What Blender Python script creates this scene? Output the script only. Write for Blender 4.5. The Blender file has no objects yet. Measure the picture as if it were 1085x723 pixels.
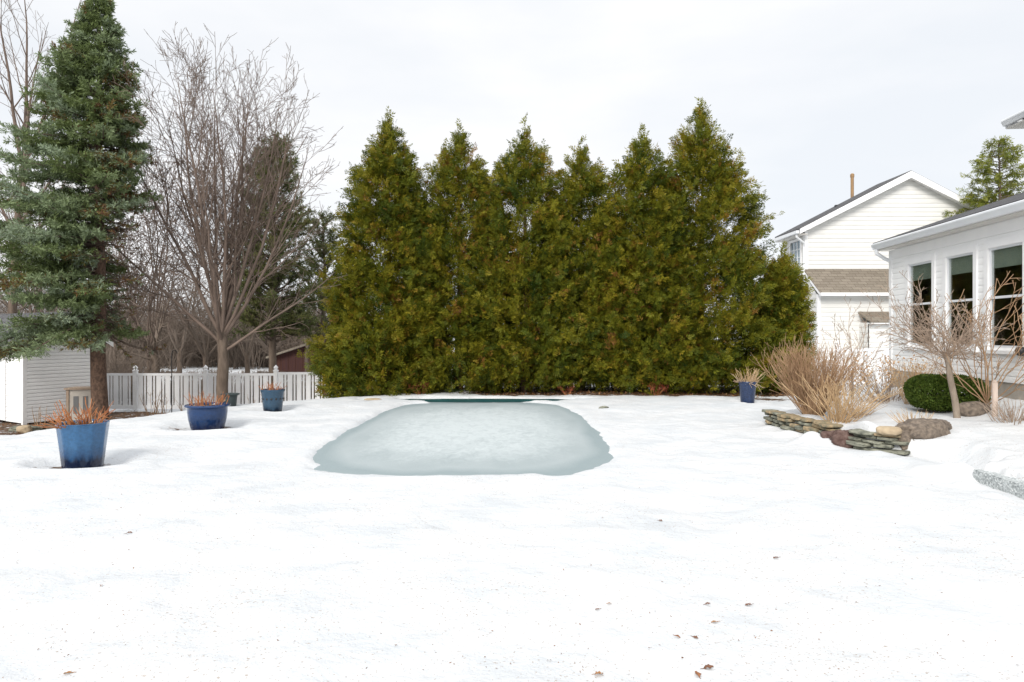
import bpy, bmesh, math, random
import numpy as np
from mathutils import Vector, noise as mnoise

SC = bpy.context.scene
COL = SC.collection
PI = math.pi
R = math.radians

# ------------------------------------------------------------------ helpers
def vnoise(x, y, seed=0):
    x = np.asarray(x, float); y = np.asarray(y, float)
    xi = np.floor(x).astype(np.int64); yi = np.floor(y).astype(np.int64)
    xf = x - xi; yf = y - yi
    u = xf*xf*(3-2*xf); v = yf*yf*(3-2*yf)
    def h(a, b):
        n = (a*374761393 + b*668265263 + seed*1442695041) & 0xffffffff
        n = ((n ^ (n >> 13))*1274126177) & 0xffffffff
        return ((n ^ (n >> 16)) & 0xffff)/32767.5 - 1.0
    return (h(xi, yi)*(1-u)*(1-v) + h(xi+1, yi)*u*(1-v) + h(xi, yi+1)*(1-u)*v + h(xi+1, yi+1)*u*v)

def fbm(x, y, seed=0, o=3):
    s = 0; a = 1.0; f = 1.0
    for k in range(o):
        s = s + a*vnoise(np.asarray(x)*f+k*17.3, np.asarray(y)*f-k*9.1, seed+k); a *= .5; f *= 2.03
    return s

def sst(t):
    t = np.clip(t, 0, 1); return t*t*(3-2*t)

def tag(o, label=None, cat=None, group=None, kind=None):
    if label: o['label'] = label
    if cat: o['category'] = cat
    if group: o['group'] = group
    if kind: o['kind'] = kind
    return o

def thing(name, label, cat, loc=(0, 0, 0), rotz=0, group=None):
    o = bpy.data.objects.new(name, None); COL.objects.link(o)
    o.location = loc; o.rotation_euler = (0, 0, rotz); o.empty_display_size = .2
    return tag(o, label, cat, group)

def fast_mesh(name, V, Q, attr=None, smooth=False):
    V = np.asarray(V, np.float32).reshape(-1, 3); Q = np.asarray(Q, np.int32).reshape(-1, 4)
    me = bpy.data.meshes.new(name)
    me.vertices.add(len(V)); me.vertices.foreach_set('co', V.ravel())
    me.loops.add(Q.size); me.loops.foreach_set('vertex_index', Q.ravel())
    me.polygons.add(len(Q))
    me.polygons.foreach_set('loop_start', np.arange(0, Q.size, 4, dtype=np.int32))
    if smooth: me.polygons.foreach_set('use_smooth', np.ones(len(Q), bool))
    me.update(calc_edges=True)
    if attr is not None:
        for k, a in attr.items():
            at = me.attributes.new(k, 'FLOAT', 'POINT'); at.data.foreach_set('value', np.asarray(a, np.float32))
    return me

def link(name, me, mat, parent=None, loc=None):
    o = bpy.data.objects.new(name, me); COL.objects.link(o)
    if mat:
        for m in (mat if isinstance(mat, (list, tuple)) else [mat]): me.materials.append(m)
    if parent: o.parent = parent
    if loc: o.location = loc
    return o

class MB:
    def __init__(s): s.v = []; s.f = []
    def add(s, v, f):
        b = len(s.v); s.v += [tuple(p) for p in v]; s.f += [tuple(i+b for i in q) for q in f]; return s
    def box(s, c, d, rz=0.0, ry=0.0):
        x, y, z = d[0]/2, d[1]/2, d[2]/2
        P = [(-x,-y,-z),(x,-y,-z),(x,y,-z),(-x,y,-z),(-x,-y,z),(x,-y,z),(x,y,z),(-x,y,z)]
        cr, sr = math.cos(rz), math.sin(rz); cy, sy = math.cos(ry), math.sin(ry)
        out = []
        for a, b, e in P:
            a, e = a*cy+e*sy, -a*sy+e*cy
            out.append((c[0]+a*cr-b*sr, c[1]+a*sr+b*cr, c[2]+e))
        return s.add(out, [(0,3,2,1),(4,5,6,7),(0,1,5,4),(1,2,6,5),(2,3,7,6),(3,0,4,7)])
    def bx(s, x0, x1, y0, y1, z0, z1):
        return s.box(((x0+x1)/2, (y0+y1)/2, (z0+z1)/2), (abs(x1-x0), abs(y1-y0), abs(z1-z0)))
    def prism(s, pts, vec):
        n = len(pts); a = [tuple(p) for p in pts]; b = [tuple(p[i]+vec[i] for i in range(3)) for p in pts]
        return s.add(a+b, [tuple(range(n-1, -1, -1)), tuple(range(n, 2*n))] + [(i, (i+1) % n, n+(i+1) % n, n+i) for i in range(n)])
    def lathe(s, prof, n=32, c=(0, 0, 0), mod=None):
        v = []
        for j, (r, z) in enumerate(prof):
            for i in range(n):
                a = 2*PI*i/n; rr = r*(mod(a, z) if mod else 1)
                v.append((c[0]+rr*math.cos(a), c[1]+rr*math.sin(a), c[2]+z))
        f = []
        for j in range(len(prof)-1):
            for i in range(n):
                f.append((j*n+i, j*n+(i+1) % n, (j+1)*n+(i+1) % n, (j+1)*n+i))
        f.append(tuple(range(n-1, -1, -1))); f.append(tuple((len(prof)-1)*n+i for i in range(n)))
        return s.add(v, f)
    def tube(s, pts, rads, n=8):
        V, Q = tubes([(pts, rads, n)])
        s.add(V.tolist(), Q.tolist()); k = len(s.v)
        s.f.append(tuple(range(k-n, k))); return s
    def build(s, name, mat, parent=None, smooth=False, bevel=0, loc=None):
        me = bpy.data.meshes.new(name); me.from_pydata(s.v, [], s.f); me.update()
        bm = bmesh.new(); bm.from_mesh(me); bmesh.ops.recalc_face_normals(bm, faces=bm.faces)
        if bevel: bmesh.ops.bevel(bm, geom=list(bm.edges), offset=bevel, segments=2, affect='EDGES', clamp_overlap=True)
        bm.to_mesh(me); bm.free()
        o = link(name, me, mat, parent, loc)
        if smooth:
            for p in me.polygons: p.use_smooth = True
            try: me.set_sharp_from_angle(angle=R(40))
            except Exception: pass
        return o

def tubes(L):
    """list of (pts, radii, n) -> verts, quads"""
    VV = []; QQ = []; b = 0; G = {}
    for pts, rad, n in L: G.setdefault((len(pts), n), []).append((pts, rad))
    for (m, n), lst in G.items():
        p = np.array([np.asarray(q[0], float) for q in lst]); r = np.array([np.asarray(q[1], float) for q in lst]); k = len(lst)
        t = np.gradient(p, axis=1); t /= (np.linalg.norm(t, axis=2, keepdims=True)+1e-9)
        ref = np.where((np.abs(t[:, 0, 2]) < .9)[:, None], np.array([[0, 0, 1.]]), np.array([[1., 0, 0]]))[:, None, :]
        a = np.cross(t, ref); a /= (np.linalg.norm(a, axis=2, keepdims=True)+1e-9)
        c = np.cross(t, a); ang = np.arange(n)*2*PI/n
        ring = p[:, :, None, :] + r[:, :, None, None]*(np.cos(ang)[None, None, :, None]*a[:, :, None, :] + np.sin(ang)[None, None, :, None]*c[:, :, None, :])
        VV.append(ring.reshape(-1, 3))
        i = np.arange(n); j = (np.arange(m-1)*n)[:, None]
        q1 = np.stack([j+i, j+(i+1) % n, j+n+(i+1) % n, j+n+i], -1).reshape(-1, 4)
        QQ.append((q1[None]+(np.arange(k)*m*n)[:, None, None]+b).reshape(-1, 4)); b += k*m*n
    return np.concatenate(VV), np.concatenate(QQ)

def tube_obj(name, L, mat, parent=None, smooth=True):
    V, Q = tubes(L); return link(name, fast_mesh(name, V, Q, None, smooth), mat, parent)

def nrm(a): return a/(np.linalg.norm(a, axis=-1, keepdims=True)+1e-9)

def kites(base, d, n, L, W, mid=.45):
    d = nrm(d); side = nrm(np.cross(d, n))
    L = np.asarray(L).reshape(-1, 1); W = np.asarray(W).reshape(-1, 1)
    v = np.stack([base, base+d*L*mid+side*W/2, base+d*L, base+d*L*mid-side*W/2], 1).reshape(-1, 3)
    return v

def kite_obj(name, vs, tint, mat, parent=None):
    V = np.concatenate(vs); n = len(V)//4
    Q = np.arange(n*4).reshape(-1, 4)
    t = np.repeat(np.concatenate(tint), 4)
    return link(name, fast_mesh(name, V, Q, {'tint': t}), mat, parent)

def sprays(rng, c, d, S, K=7, wid=.16):
    """flat fan fronds: c,d (N,3); S (N)"""
    N = len(c); d = nrm(d)
    s = nrm(np.cross(d, rng.normal(size=(N, 3)))); n = np.cross(d, s)
    out = []
    for k in range(K):
        t = k/(K-1)
        a = (0 if k == K-1 else (1 if k % 2 else -1)*(1.05-.5*t))
        ld = d*math.cos(a)+s*math.sin(a)+rng.normal(size=(N, 3))*.12
        ld[:, 2] -= .12
        out.append(kites(c+d*(S*.75*t)[:, None], ld, n+rng.normal(size=(N, 3))*.25, S*(.62-.22*t)*rng.uniform(.8, 1.2, N), S*wid*rng.uniform(.8, 1.3, N)))
    return out

# ------------------------------------------------------------------ materials
def newmat(name):
    m = bpy.data.materials.new(name); m.use_nodes = True
    nt = m.node_tree; nt.nodes.clear()
    o = nt.nodes.new('ShaderNodeOutputMaterial')
    return m, nt, o

def nd(nt, t, **kw):
    n = nt.nodes.new(t)
    for k, v in kw.items():
        if hasattr(n, k): setattr(n, k, v)
        else: n.inputs[k].default_value = v
    return n

def ramp(nt, stops):
    r = nt.nodes.new('ShaderNodeValToRGB'); e = r.color_ramp.elements
    while len(e) > 1: e.remove(e[-1])
    e[0].position = stops[0][0]; e[0].color = (*stops[0][1], 1)
    for p, c in stops[1:]:
        q = e.new(p); q.color = (*c, 1)
    return r

def mat(name, c1, c2=None, scale=8, rough=.7, bump=0, bscale=None, spec=.3, stretch=(1, 1, 1), mid=(.35, .65), coat=0, detail=4):
    m, nt, out = newmat(name)
    p = nd(nt, 'ShaderNodeBsdfPrincipled'); p.inputs['Roughness'].default_value = rough
    p.inputs['Specular IOR Level'].default_value = spec
    p.inputs['Coat Weight'].default_value = coat
    nt.links.new(p.outputs[0], out.inputs[0])
    tc = nd(nt, 'ShaderNodeTexCoord'); mp = nd(nt, 'ShaderNodeMapping'); mp.inputs['Scale'].default_value = stretch
    nt.links.new(tc.outputs['Object'], mp.inputs[0])
    if c2 is None: c2 = tuple(min(1, c*.85) for c in c1)
    n = nd(nt, 'ShaderNodeTexNoise'); n.inputs['Scale'].default_value = scale; n.inputs['Detail'].default_value = detail
    nt.links.new(mp.outputs[0], n.inputs['Vector'])
    r = ramp(nt, [(mid[0], c1), (mid[1], c2)])
    nt.links.new(n.outputs[0], r.inputs[0]); nt.links.new(r.outputs[0], p.inputs['Base Color'])
    if bump:
        n2 = nd(nt, 'ShaderNodeTexNoise'); n2.inputs['Scale'].default_value = bscale or scale*3; n2.inputs['Detail'].default_value = 5
        nt.links.new(mp.outputs[0], n2.inputs['Vector'])
        b = nd(nt, 'ShaderNodeBump'); b.inputs['Strength'].default_value = bump; b.inputs['Distance'].default_value = .02
        nt.links.new(n2.outputs[0], b.inputs['Height']); nt.links.new(b.outputs[0], p.inputs['Normal'])
    return m

def leafmat(name, stops, transl=.3, rough=.6):
    m, nt, out = newmat(name)
    a = nd(nt, 'ShaderNodeAttribute'); a.attribute_name = 'tint'
    r = ramp(nt, stops); nt.links.new(a.outputs['Fac'], r.inputs[0])
    p = nd(nt, 'ShaderNodeBsdfPrincipled'); p.inputs['Roughness'].default_value = rough; p.inputs['Specular IOR Level'].default_value = .25
    t = nd(nt, 'ShaderNodeBsdfTranslucent')
    mx = nd(nt, 'ShaderNodeMixShader'); mx.inputs[0].default_value = transl
    nt.links.new(r.outputs[0], p.inputs['Base Color']); nt.links.new(r.outputs[0], t.inputs[0])
    nt.links.new(p.outputs[0], mx.inputs[1]); nt.links.new(t.outputs[0], mx.inputs[2]); nt.links.new(mx.outputs[0], out.inputs[0])
    return m

def snowmat():
    m, nt, out = newmat('snow_ground')
    tc = nd(nt, 'ShaderNodeTexCoord')
    p = nd(nt, 'ShaderNodeBsdfPrincipled'); p.inputs['Roughness'].default_value = .75; p.inputs['Specular IOR Level'].default_value = .12
    def noise(s, d=4, r=.55):
        n = nd(nt, 'ShaderNodeTexNoise'); n.inputs['Scale'].default_value = s; n.inputs['Detail'].default_value = d; n.inputs['Roughness'].default_value = r
        nt.links.new(tc.outputs['Object'], n.inputs['Vector']); return n
    n1 = noise(1.3, 6)
    snow = ramp(nt, [(.3, (.545, .57, .59)), (.62, (.635, .645, .652))]); nt.links.new(n1.outputs[0], snow.inputs[0])
    # fine dirt grains melted out of the snow
    ng = noise(55, 2); n5 = noise(.9, 3)
    g = nd(nt, 'ShaderNodeMath', operation='MULTIPLY_ADD'); nt.links.new(n5.outputs[0], g.inputs[0]); g.inputs[1].default_value = .22; nt.links.new(ng.outputs[0], g.inputs[2])
    gr = ramp(nt, [(.755, (0, 0, 0)), (.80, (1, 1, 1))]); nt.links.new(g.outputs[0], gr.inputs[0])
    gm = nd(nt, 'ShaderNodeMix', data_type='RGBA'); nt.links.new(gr.outputs[0], gm.inputs[0]); nt.links.new(snow.outputs[0], gm.inputs[6]); gm.inputs[7].default_value = (.42, .37, .33, 1)
    n2 = noise(14, 6, .7); nb = noise(70, 3)
    soil = ramp(nt, [(.3, (.035, .022, .015)), (.5, (.10, .06, .038)), (.68, (.2, .135, .085))])
    nsum = nd(nt, 'ShaderNodeMix', data_type='FLOAT'); nsum.inputs[0].default_value = .5
    nt.links.new(n2.outputs[0], nsum.inputs[2]); nt.links.new(nb.outputs[0], nsum.inputs[3]); nt.links.new(nsum.outputs[0], soil.inputs[0])
    at = nd(nt, 'ShaderNodeAttribute'); at.attribute_name = 'soil'
    n3 = noise(6, 6, .65)
    ad = nd(nt, 'ShaderNodeMath', operation='ADD'); nt.links.new(at.outputs['Fac'], ad.inputs[0]); nt.links.new(n3.outputs[0], ad.inputs[1])
    st = ramp(nt, [(.93, (0, 0, 0)), (1.0, (1, 1, 1))]); 
    sc = nd(nt, 'ShaderNodeMath', operation='MULTIPLY'); sc.inputs[1].default_value = .95; nt.links.new(ad.outputs[0], sc.inputs[0])
    nt.links.new(sc.outputs[0], st.inputs[0])
    mx = nd(nt, 'ShaderNodeMix', data_type='RGBA'); nt.links.new(st.outputs[0], mx.inputs[0]); nt.links.new(gm.outputs[2], mx.inputs[6]); nt.links.new(soil.outputs[0], mx.inputs[7])
    nt.links.new(mx.outputs[2], p.inputs['Base Color'])
    nA = noise(4.5, 5, .6); nB = noise(28, 4, .6)
    hs = nd(nt, 'ShaderNodeMath', operation='MULTIPLY_ADD'); nt.links.new(nB.outputs[0], hs.inputs[0]); hs.inputs[1].default_value = .15; nt.links.new(nA.outputs[0], hs.inputs[2])
    b = nd(nt, 'ShaderNodeBump'); b.inputs['Strength'].default_value = .55; b.inputs['Distance'].default_value = .05
    nt.links.new(hs.outputs[0], b.inputs['Height']); nt.links.new(b.outputs[0], p.inputs['Normal'])
    nt.links.new(p.outputs[0], out.inputs[0]); return m

def icemat():
    m, nt, out = newmat('pond_ice')
    tc = nd(nt, 'ShaderNodeTexCoord')
    p = nd(nt, 'ShaderNodeBsdfPrincipled'); p.inputs['Roughness'].default_value = .5; p.inputs['Specular IOR Level'].default_value = .3
    mp = nd(nt, 'ShaderNodeMapping'); mp.inputs['Scale'].default_value = (1, .55, 1); nt.links.new(tc.outputs['Object'], mp.inputs[0])
    n0 = nd(nt, 'ShaderNodeTexNoise'); n0.inputs['Scale'].default_value = .9; n0.inputs['Detail'].default_value = 3; nt.links.new(mp.outputs[0], n0.inputs['Vector'])
    n1 = nd(nt, 'ShaderNodeTexNoise'); n1.inputs['Scale'].default_value = 7; n1.inputs['Detail'].default_value = 8; n1.inputs['Roughness'].default_value = .75; n1.inputs['Distortion'].default_value = .8; nt.links.new(mp.outputs[0], n1.inputs['Vector'])
    # frosty patch towards the middle: distance from the centre of the ice
    at = nd(nt, 'ShaderNodeAttribute'); at.attribute_name = 'rad'
    fr = ramp(nt, [(.1, (.80,)*3), (.62, (.62,)*3), (.80, (.40,)*3), (.95, (.22,)*3), (1, (.15,)*3)]); nt.links.new(at.outputs['Fac'], fr.inputs[0])
    mu = nd(nt, 'ShaderNodeMath', operation='MULTIPLY'); nt.links.new(n1.outputs[0], mu.inputs[0]); nt.links.new(fr.outputs[0], mu.inputs[1])
    rf = ramp(nt, [(.17, (0, 0, 0)), (.40, (1, 1, 1))]); nt.links.new(mu.outputs[0], rf.inputs[0])
    base = ramp(nt, [(.3, (.335, .388, .40)), (.7, (.43, .478, .49))]); nt.links.new(n0.outputs[0], base.inputs[0])
    wn = nd(nt, 'ShaderNodeMath', operation='MULTIPLY_ADD'); nt.links.new(n0.outputs[0], wn.inputs[0]); wn.inputs[1].default_value = .30; nt.links.new(at.outputs['Fac'], wn.inputs[2])
    wet = ramp(nt, [(.92, (0, 0, 0)), (.97, (.5,)*3), (1.0, (.8,)*3)]); ws = nd(nt, 'ShaderNodeMath', operation='MULTIPLY'); ws.inputs[1].default_value = .86; nt.links.new(wn.outputs[0], ws.inputs[0]); nt.links.new(ws.outputs[0], wet.inputs[0])
    wm = nd(nt, 'ShaderNodeMix', data_type='RGBA'); nt.links.new(wet.outputs[0], wm.inputs[0]); nt.links.new(base.outputs[0], wm.inputs[6]); wm.inputs[7].default_value = (.255, .315, .33, 1)
    mx = nd(nt, 'ShaderNodeMix', data_type='RGBA'); nt.links.new(rf.outputs[0], mx.inputs[0]); nt.links.new(wm.outputs[2], mx.inputs[6]); mx.inputs[7].default_value = (.56, .61, .62, 1)
    nt.links.new(mx.outputs[2], p.inputs['Base Color'])
    b = nd(nt, 'ShaderNodeBump'); b.inputs['Strength'].default_value = .35; b.inputs['Distance'].default_value = .02
    nt.links.new(n1.outputs[0], b.inputs['Height']); nt.links.new(b.outputs[0], p.inputs['Normal'])
    nt.links.new(p.outputs[0], out.inputs[0]); return m

def shinglemat(name, c1, c2, c3, w=.32, h=.14, axes='xy'):
    m, nt, out = newmat(name)
    tc = nd(nt, 'ShaderNodeTexCoord'); p = nd(nt, 'ShaderNodeBsdfPrincipled'); p.inputs['Roughness'].default_value = .9; p.inputs['Specular IOR Level'].default_value = .15
    vec = tc.outputs['Object']
    if axes == 'yx':
        sp = nd(nt, 'ShaderNodeSeparateXYZ'); cb = nd(nt, 'ShaderNodeCombineXYZ'); nt.links.new(vec, sp.inputs[0])
        nt.links.new(sp.outputs[1], cb.inputs[0]); nt.links.new(sp.outputs[0], cb.inputs[1]); vec = cb.outputs[0]
    br = nd(nt, 'ShaderNodeTexBrick'); nt.links.new(vec, br.inputs['Vector'])
    br.inputs['Scale'].default_value = 1; br.inputs['Brick Width'].default_value = w; br.inputs['Row Height'].default_value = h
    br.inputs['Mortar Size'].default_value = .008; br.inputs['Mortar Smooth'].default_value = .3
    br.inputs['Color1'].default_value = (*c1, 1); br.inputs['Color2'].default_value = (*c2, 1); br.inputs['Mortar'].default_value = (*c3, 1)
    n = nd(nt, 'ShaderNodeTexNoise'); n.inputs['Scale'].default_value = 40; nt.links.new(tc.outputs['Object'], n.inputs['Vector'])
    mx = nd(nt, 'ShaderNodeMix', data_type='RGBA', blend_type='MULTIPLY'); mx.inputs[0].default_value = .6
    nt.links.new(br.outputs[0], mx.inputs[6]); 
    rr = ramp(nt, [(.3, (.6,)*3), (.7, (1.2,)*3)]); nt.links.new(n.outputs[0], rr.inputs[0]); nt.links.new(rr.outputs[0], mx.inputs[7])
    nt.links.new(mx.outputs[2], p.inputs['Base Color'])
    b = nd(nt, 'ShaderNodeBump'); b.inputs['Strength'].default_value = .6; b.inputs['Distance'].default_value = .02; b.invert = True
    nt.links.new(br.outputs['Fac'], b.inputs['Height']); nt.links.new(b.outputs[0], p.inputs['Normal'])
    nt.links.new(p.outputs[0], out.inputs[0]); return m

def glassmat():
    m, nt, out = newmat('window_glass')
    t = nd(nt, 'ShaderNodeBsdfTransparent'); t.inputs[0].default_value = (.93, .95, .94, 1)
    g = nd(nt, 'ShaderNodeBsdfGlossy'); g.inputs['Roughness'].default_value = .02
    lw = nd(nt, 'ShaderNodeLayerWeight'); pw = nd(nt, 'ShaderNodeMath', operation='POWER'); pw.inputs[1].default_value = 3.5; nt.links.new(lw.outputs['Facing'], pw.inputs[0]); f = nd(nt, 'ShaderNodeMath', operation='MULTIPLY_ADD'); f.inputs[1].default_value = .6; f.inputs[2].default_value = .035; nt.links.new(pw.outputs[0], f.inputs[0])
    mx = nd(nt, 'ShaderNodeMixShader'); nt.links.new(f.outputs[0], mx.inputs[0]); nt.links.new(t.outputs[0], mx.inputs[1]); nt.links.new(g.outputs[0], mx.inputs[2])
    nt.links.new(mx.outputs[0], out.inputs[0]); return m

def glazemat(name, top, low, dark, h0, h1, specks=0, rough=.11):
    """glossy ceramic glaze: a darker run of glaze at the foot, streaks down the side"""
    m, nt, out = newmat(name)
    tc = nd(nt, 'ShaderNodeTexCoord'); sp = nd(nt, 'ShaderNodeSeparateXYZ'); nt.links.new(tc.outputs['Object'], sp.inputs[0])
    p = nd(nt, 'ShaderNodeBsdfPrincipled'); p.inputs['Roughness'].default_value = rough; p.inputs['Specular IOR Level'].default_value = .5
    mp = nd(nt, 'ShaderNodeMapping'); mp.inputs['Scale'].default_value = (14, 14, 2.2); nt.links.new(tc.outputs['Object'], mp.inputs[0])
    n = nd(nt, 'ShaderNodeTexNoise'); n.inputs['Scale'].default_value = 1; n.inputs['Detail'].default_value = 5; nt.links.new(mp.outputs[0], n.inputs['Vector'])
    a = nd(nt, 'ShaderNodeMath', operation='MULTIPLY_ADD'); nt.links.new(n.outputs[0], a.inputs[0]); a.inputs[1].default_value = .22; nt.links.new(sp.outputs[2], a.inputs[2])
    mr = nd(nt, 'ShaderNodeMapRange'); mr.inputs[1].default_value = h0+.11; mr.inputs[2].default_value = h1+.11; nt.links.new(a.outputs[0], mr.inputs[0])
    r = ramp(nt, [(0, dark), (.35, low), (1, top)]); nt.links.new(mr.outputs[0], r.inputs[0])
    col = r.outputs[0]
    n2 = nd(nt, 'ShaderNodeTexNoise'); n2.inputs['Scale'].default_value = 30 if not specks else specks; n2.inputs['Detail'].default_value = 3; nt.links.new(tc.outputs['Object'], n2.inputs['Vector'])
    rr = ramp(nt, [(.35, (.6,)*3), (.65, (1.25,)*3)]); nt.links.new(n2.outputs[0], rr.inputs[0])
    mx = nd(nt, 'ShaderNodeMix', data_type='RGBA', blend_type='MULTIPLY'); mx.inputs[0].default_value = .9 if specks else .35
    nt.links.new(col, mx.inputs[6]); nt.links.new(rr.outputs[0], mx.inputs[7]); nt.links.new(mx.outputs[2], p.inputs['Base Color'])
    nt.links.new(p.outputs[0], out.inputs[0]); return m

M = {}
M['snow'] = snowmat(); M['ice'] = icemat(); M['glass'] = glassmat()
M['siding'] = mat('white_siding', (.88, .88, .875), (.84, .84, .835), scale=1.5, rough=.55, spec=.25)
M['siding_cream'] = mat('cream_siding', (.74, .735, .71), (.69, .685, .66), scale=1.2, rough=.55, spec=.25)
M['trim'] = mat('white_trim', (.88, .88, .88), (.84, .84, .845), scale=3, rough=.4, spec=.35)
M['gutter'] = mat('white_gutter', (.76, .78, .80), (.72, .74, .77), scale=3, rough=.3, spec=.5)
M['soffit'] = mat('soffit', (.66, .64, .60), (.62, .60, .56), scale=3, rough=.6)
M['vinyl'] = mat('white_vinyl', (.90, .90, .90), (.85, .85, .86), scale=2.5, rough=.45, spec=.3)
M['found'] = mat('concrete_foundation', (.42, .38, .33), (.34, .31, .27), scale=6, rough=.9, bump=.3)
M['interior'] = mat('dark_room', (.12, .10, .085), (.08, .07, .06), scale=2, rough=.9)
M['blind'] = mat('green_shade', (.20, .235, .19), (.17, .20, .165), scale=4, rough=.8)
M['roof_dark'] = shinglemat('dark_shingles', (.085, .085, .09), (.13, .13, .135), (.04, .04, .04))
M['roof_brown'] = shinglemat('brown_shingles', (.205, .175, .14), (.265, .23, .185), (.11, .09, .07), w=.34, h=.15)
M['maroon'] = mat('maroon_boards', (.075, .030, .020), (.055, .024, .025), scale=2, rough=.8, stretch=(8, 8, .3))
M['bark_spruce'] = mat('spruce_bark', (.16, .10, .07), (.07, .045, .033), scale=22, rough=.95, bump=.9, bscale=30, stretch=(1, 1, .6))
M['bark_grey'] = mat('grey_bark', (.17, .13, .10), (.10, .075, .058), scale=10, rough=.95, bump=.6, bscale=40, stretch=(1, 1, .3))
M['bark_pale'] = mat('pale_bark', (.30, .25, .20), (.2, .16, .125), scale=12, rough=.95, bump=.4, stretch=(1, 1, .4))
M['twig_grey'] = mat('grey_twigs', (.19, .142, .115), (.125, .092, .074), scale=2, rough=.9)
M['twig_far'] = mat('far_twigs', (.195, .155, .125), (.125, .097, .077), scale=.6, rough=.95)
M['twig_pink'] = mat('pinkish_twigs', (.44, .29, .175), (.30, .185, .105), scale=4, rough=.85)
M['twig_gold'] = mat('golden_twigs', (.58, .42, .25), (.42, .28, .15), scale=5, rough=.8)
M['twig_tan'] = mat('tan_twigs', (.40, .31, .24), (.27, .20, .15), scale=4, rough=.85)
M['twig_red'] = mat('orange_stems', (.46, .20, .08), (.32, .11, .045), scale=9, rough=.7)
M['straw'] = mat('straw', (.55, .42, .29), (.42, .29, .18), scale=9, rough=.8)
M['arb'] = leafmat('arborvitae_fronds', [(0, (.028, .055, .006)), (.25, (.075, .098, .008)), (.5, (.155, .158, .010)), (.78, (.245, .205, .013)), (.93, (.25, .135, .02)), (1, (.17, .07, .02))], .26)
M['spruce'] = leafmat('spruce_needles', [(0, (.065, .09, .025)), (.3, (.13, .17, .055)), (.6, (.21, .265, .14)), (.8, (.30, .365, .26)), (.86, (.13, .13, .03)), (.93, (.17, .10, .035)), (1, (.13, .06, .035))], .2)
M['pine'] = leafmat('pine_needles', [(0, (.05, .07, .022)), (.5, (.10, .12, .035)), (.8, (.15, .155, .05)), (1, (.15, .12, .05))], .2)
M['hemlock'] = leafmat('hemlock_needles', [(0, (.09, .12, .02)), (.5, (.19, .22, .035)), (1, (.30, .30, .06))], .35)
M['box'] = leafmat('boxwood_leaves', [(0, (.045, .08, .012)), (.5, (.085, .135, .02)), (1, (.14, .18, .03))], .25)
M['redleaf'] = leafmat('red_leaves', [(0, (.16, .03, .02)), (1, (.32, .08, .04))], .3)
M['deadleaf'] = leafmat('dead_leaves', [(0, (.14, .06, .03)), (.5, (.26, .12, .05)), (1, (.42, .25, .12))], .2)
M['flower'] = leafmat('dried_flowers', [(0, (.40, .22, .10)), (.5, (.54, .33, .16)), (1, (.62, .44, .26))], .25)
M['slate'] = mat('flagstone', (.30, .30, .235), (.10, .105, .085), scale=9, rough=.9, bump=1.0, bscale=24, stretch=(1, 1, 3))
M['slate_tan'] = mat('lichen_flagstone', (.40, .30, .18), (.16, .15, .105), scale=11, rough=.95, bump=1.0, bscale=20)
M['rock_red'] = mat('red_brown_rock', (.075, .042, .035), (.15, .10, .085), scale=16, rough=.9, bump=.9, bscale=30)
M['rock_brown'] = mat('brown_boulder', (.23, .185, .145), (.11, .09, .075), scale=18, rough=.9, bump=.8, bscale=34)
M['rock_tan'] = mat('tan_rock', (.46, .37, .25), (.35, .27, .18), scale=8, rough=.8, bump=.3)
M['wood_tan'] = mat('weathered_wood', (.42, .32, .24), (.33, .25, .19), scale=6, rough=.85, stretch=(6, 6, .7), bump=.3)
M['wood_pale'] = mat('pale_stake', (.62, .52, .45), (.52, .42, .36), scale=6, rough=.8, stretch=(6, 6, .7))
M['beige'] = mat('beige_panel', (.55, .50, .44), (.48, .44, .39), scale=4, rough=.7)
M['greyp'] = mat('grey_slot', (.20, .20, .20), (.16, .16, .16), scale=4, rough=.7)
M['black'] = mat('black_metal', (.015, .015, .020), (.02, .02, .02), scale=4, rough=.45, spec=.4)
M['darkpot'] = mat('dark_green_plastic', (.035, .05, .05), (.025, .035, .037), scale=5, rough=.5, spec=.4)
M['copper'] = mat('rusty_pipe', (.34, .21, .10), (.22, .15, .10), scale=7, rough=.6, stretch=(1, 1, .3))
M['potsoil'] = mat('pot_soil', (.05, .03, .02), (.10, .06, .035), scale=30, rough=.95, bump=.8)
M['cover'] = mat('teal_pool_cover', (.012, .065, .07), (.02, .09, .095), scale=2.5, rough=.35, spec=.4, bump=.15)
M['glaze1'] = glazemat('blue_glaze', (.030, .105, .225), (.020, .068, .16), (.006, .014, .040), .14, .34)
M['glaze2'] = glazemat('cobalt_glaze', (.009, .036, .115), (.007, .028, .09), (.007, .016, .055), .06, .34)
M['glaze3'] = glazemat('slate_blue_glaze', (.024, .062, .108), (.018, .048, .085), (.009, .016, .03), .08, .24)
M['glaze4'] = glazemat('mottled_navy_glaze', (.020, .036, .09), (.02, .036, .09), (.013, .022, .055), .0, .2, specks=38)
M['rimdark'] = mat('dark_blue_rim', (.02, .035, .12), (.03, .05, .17), scale=9, rough=.2, spec=.5)
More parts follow.
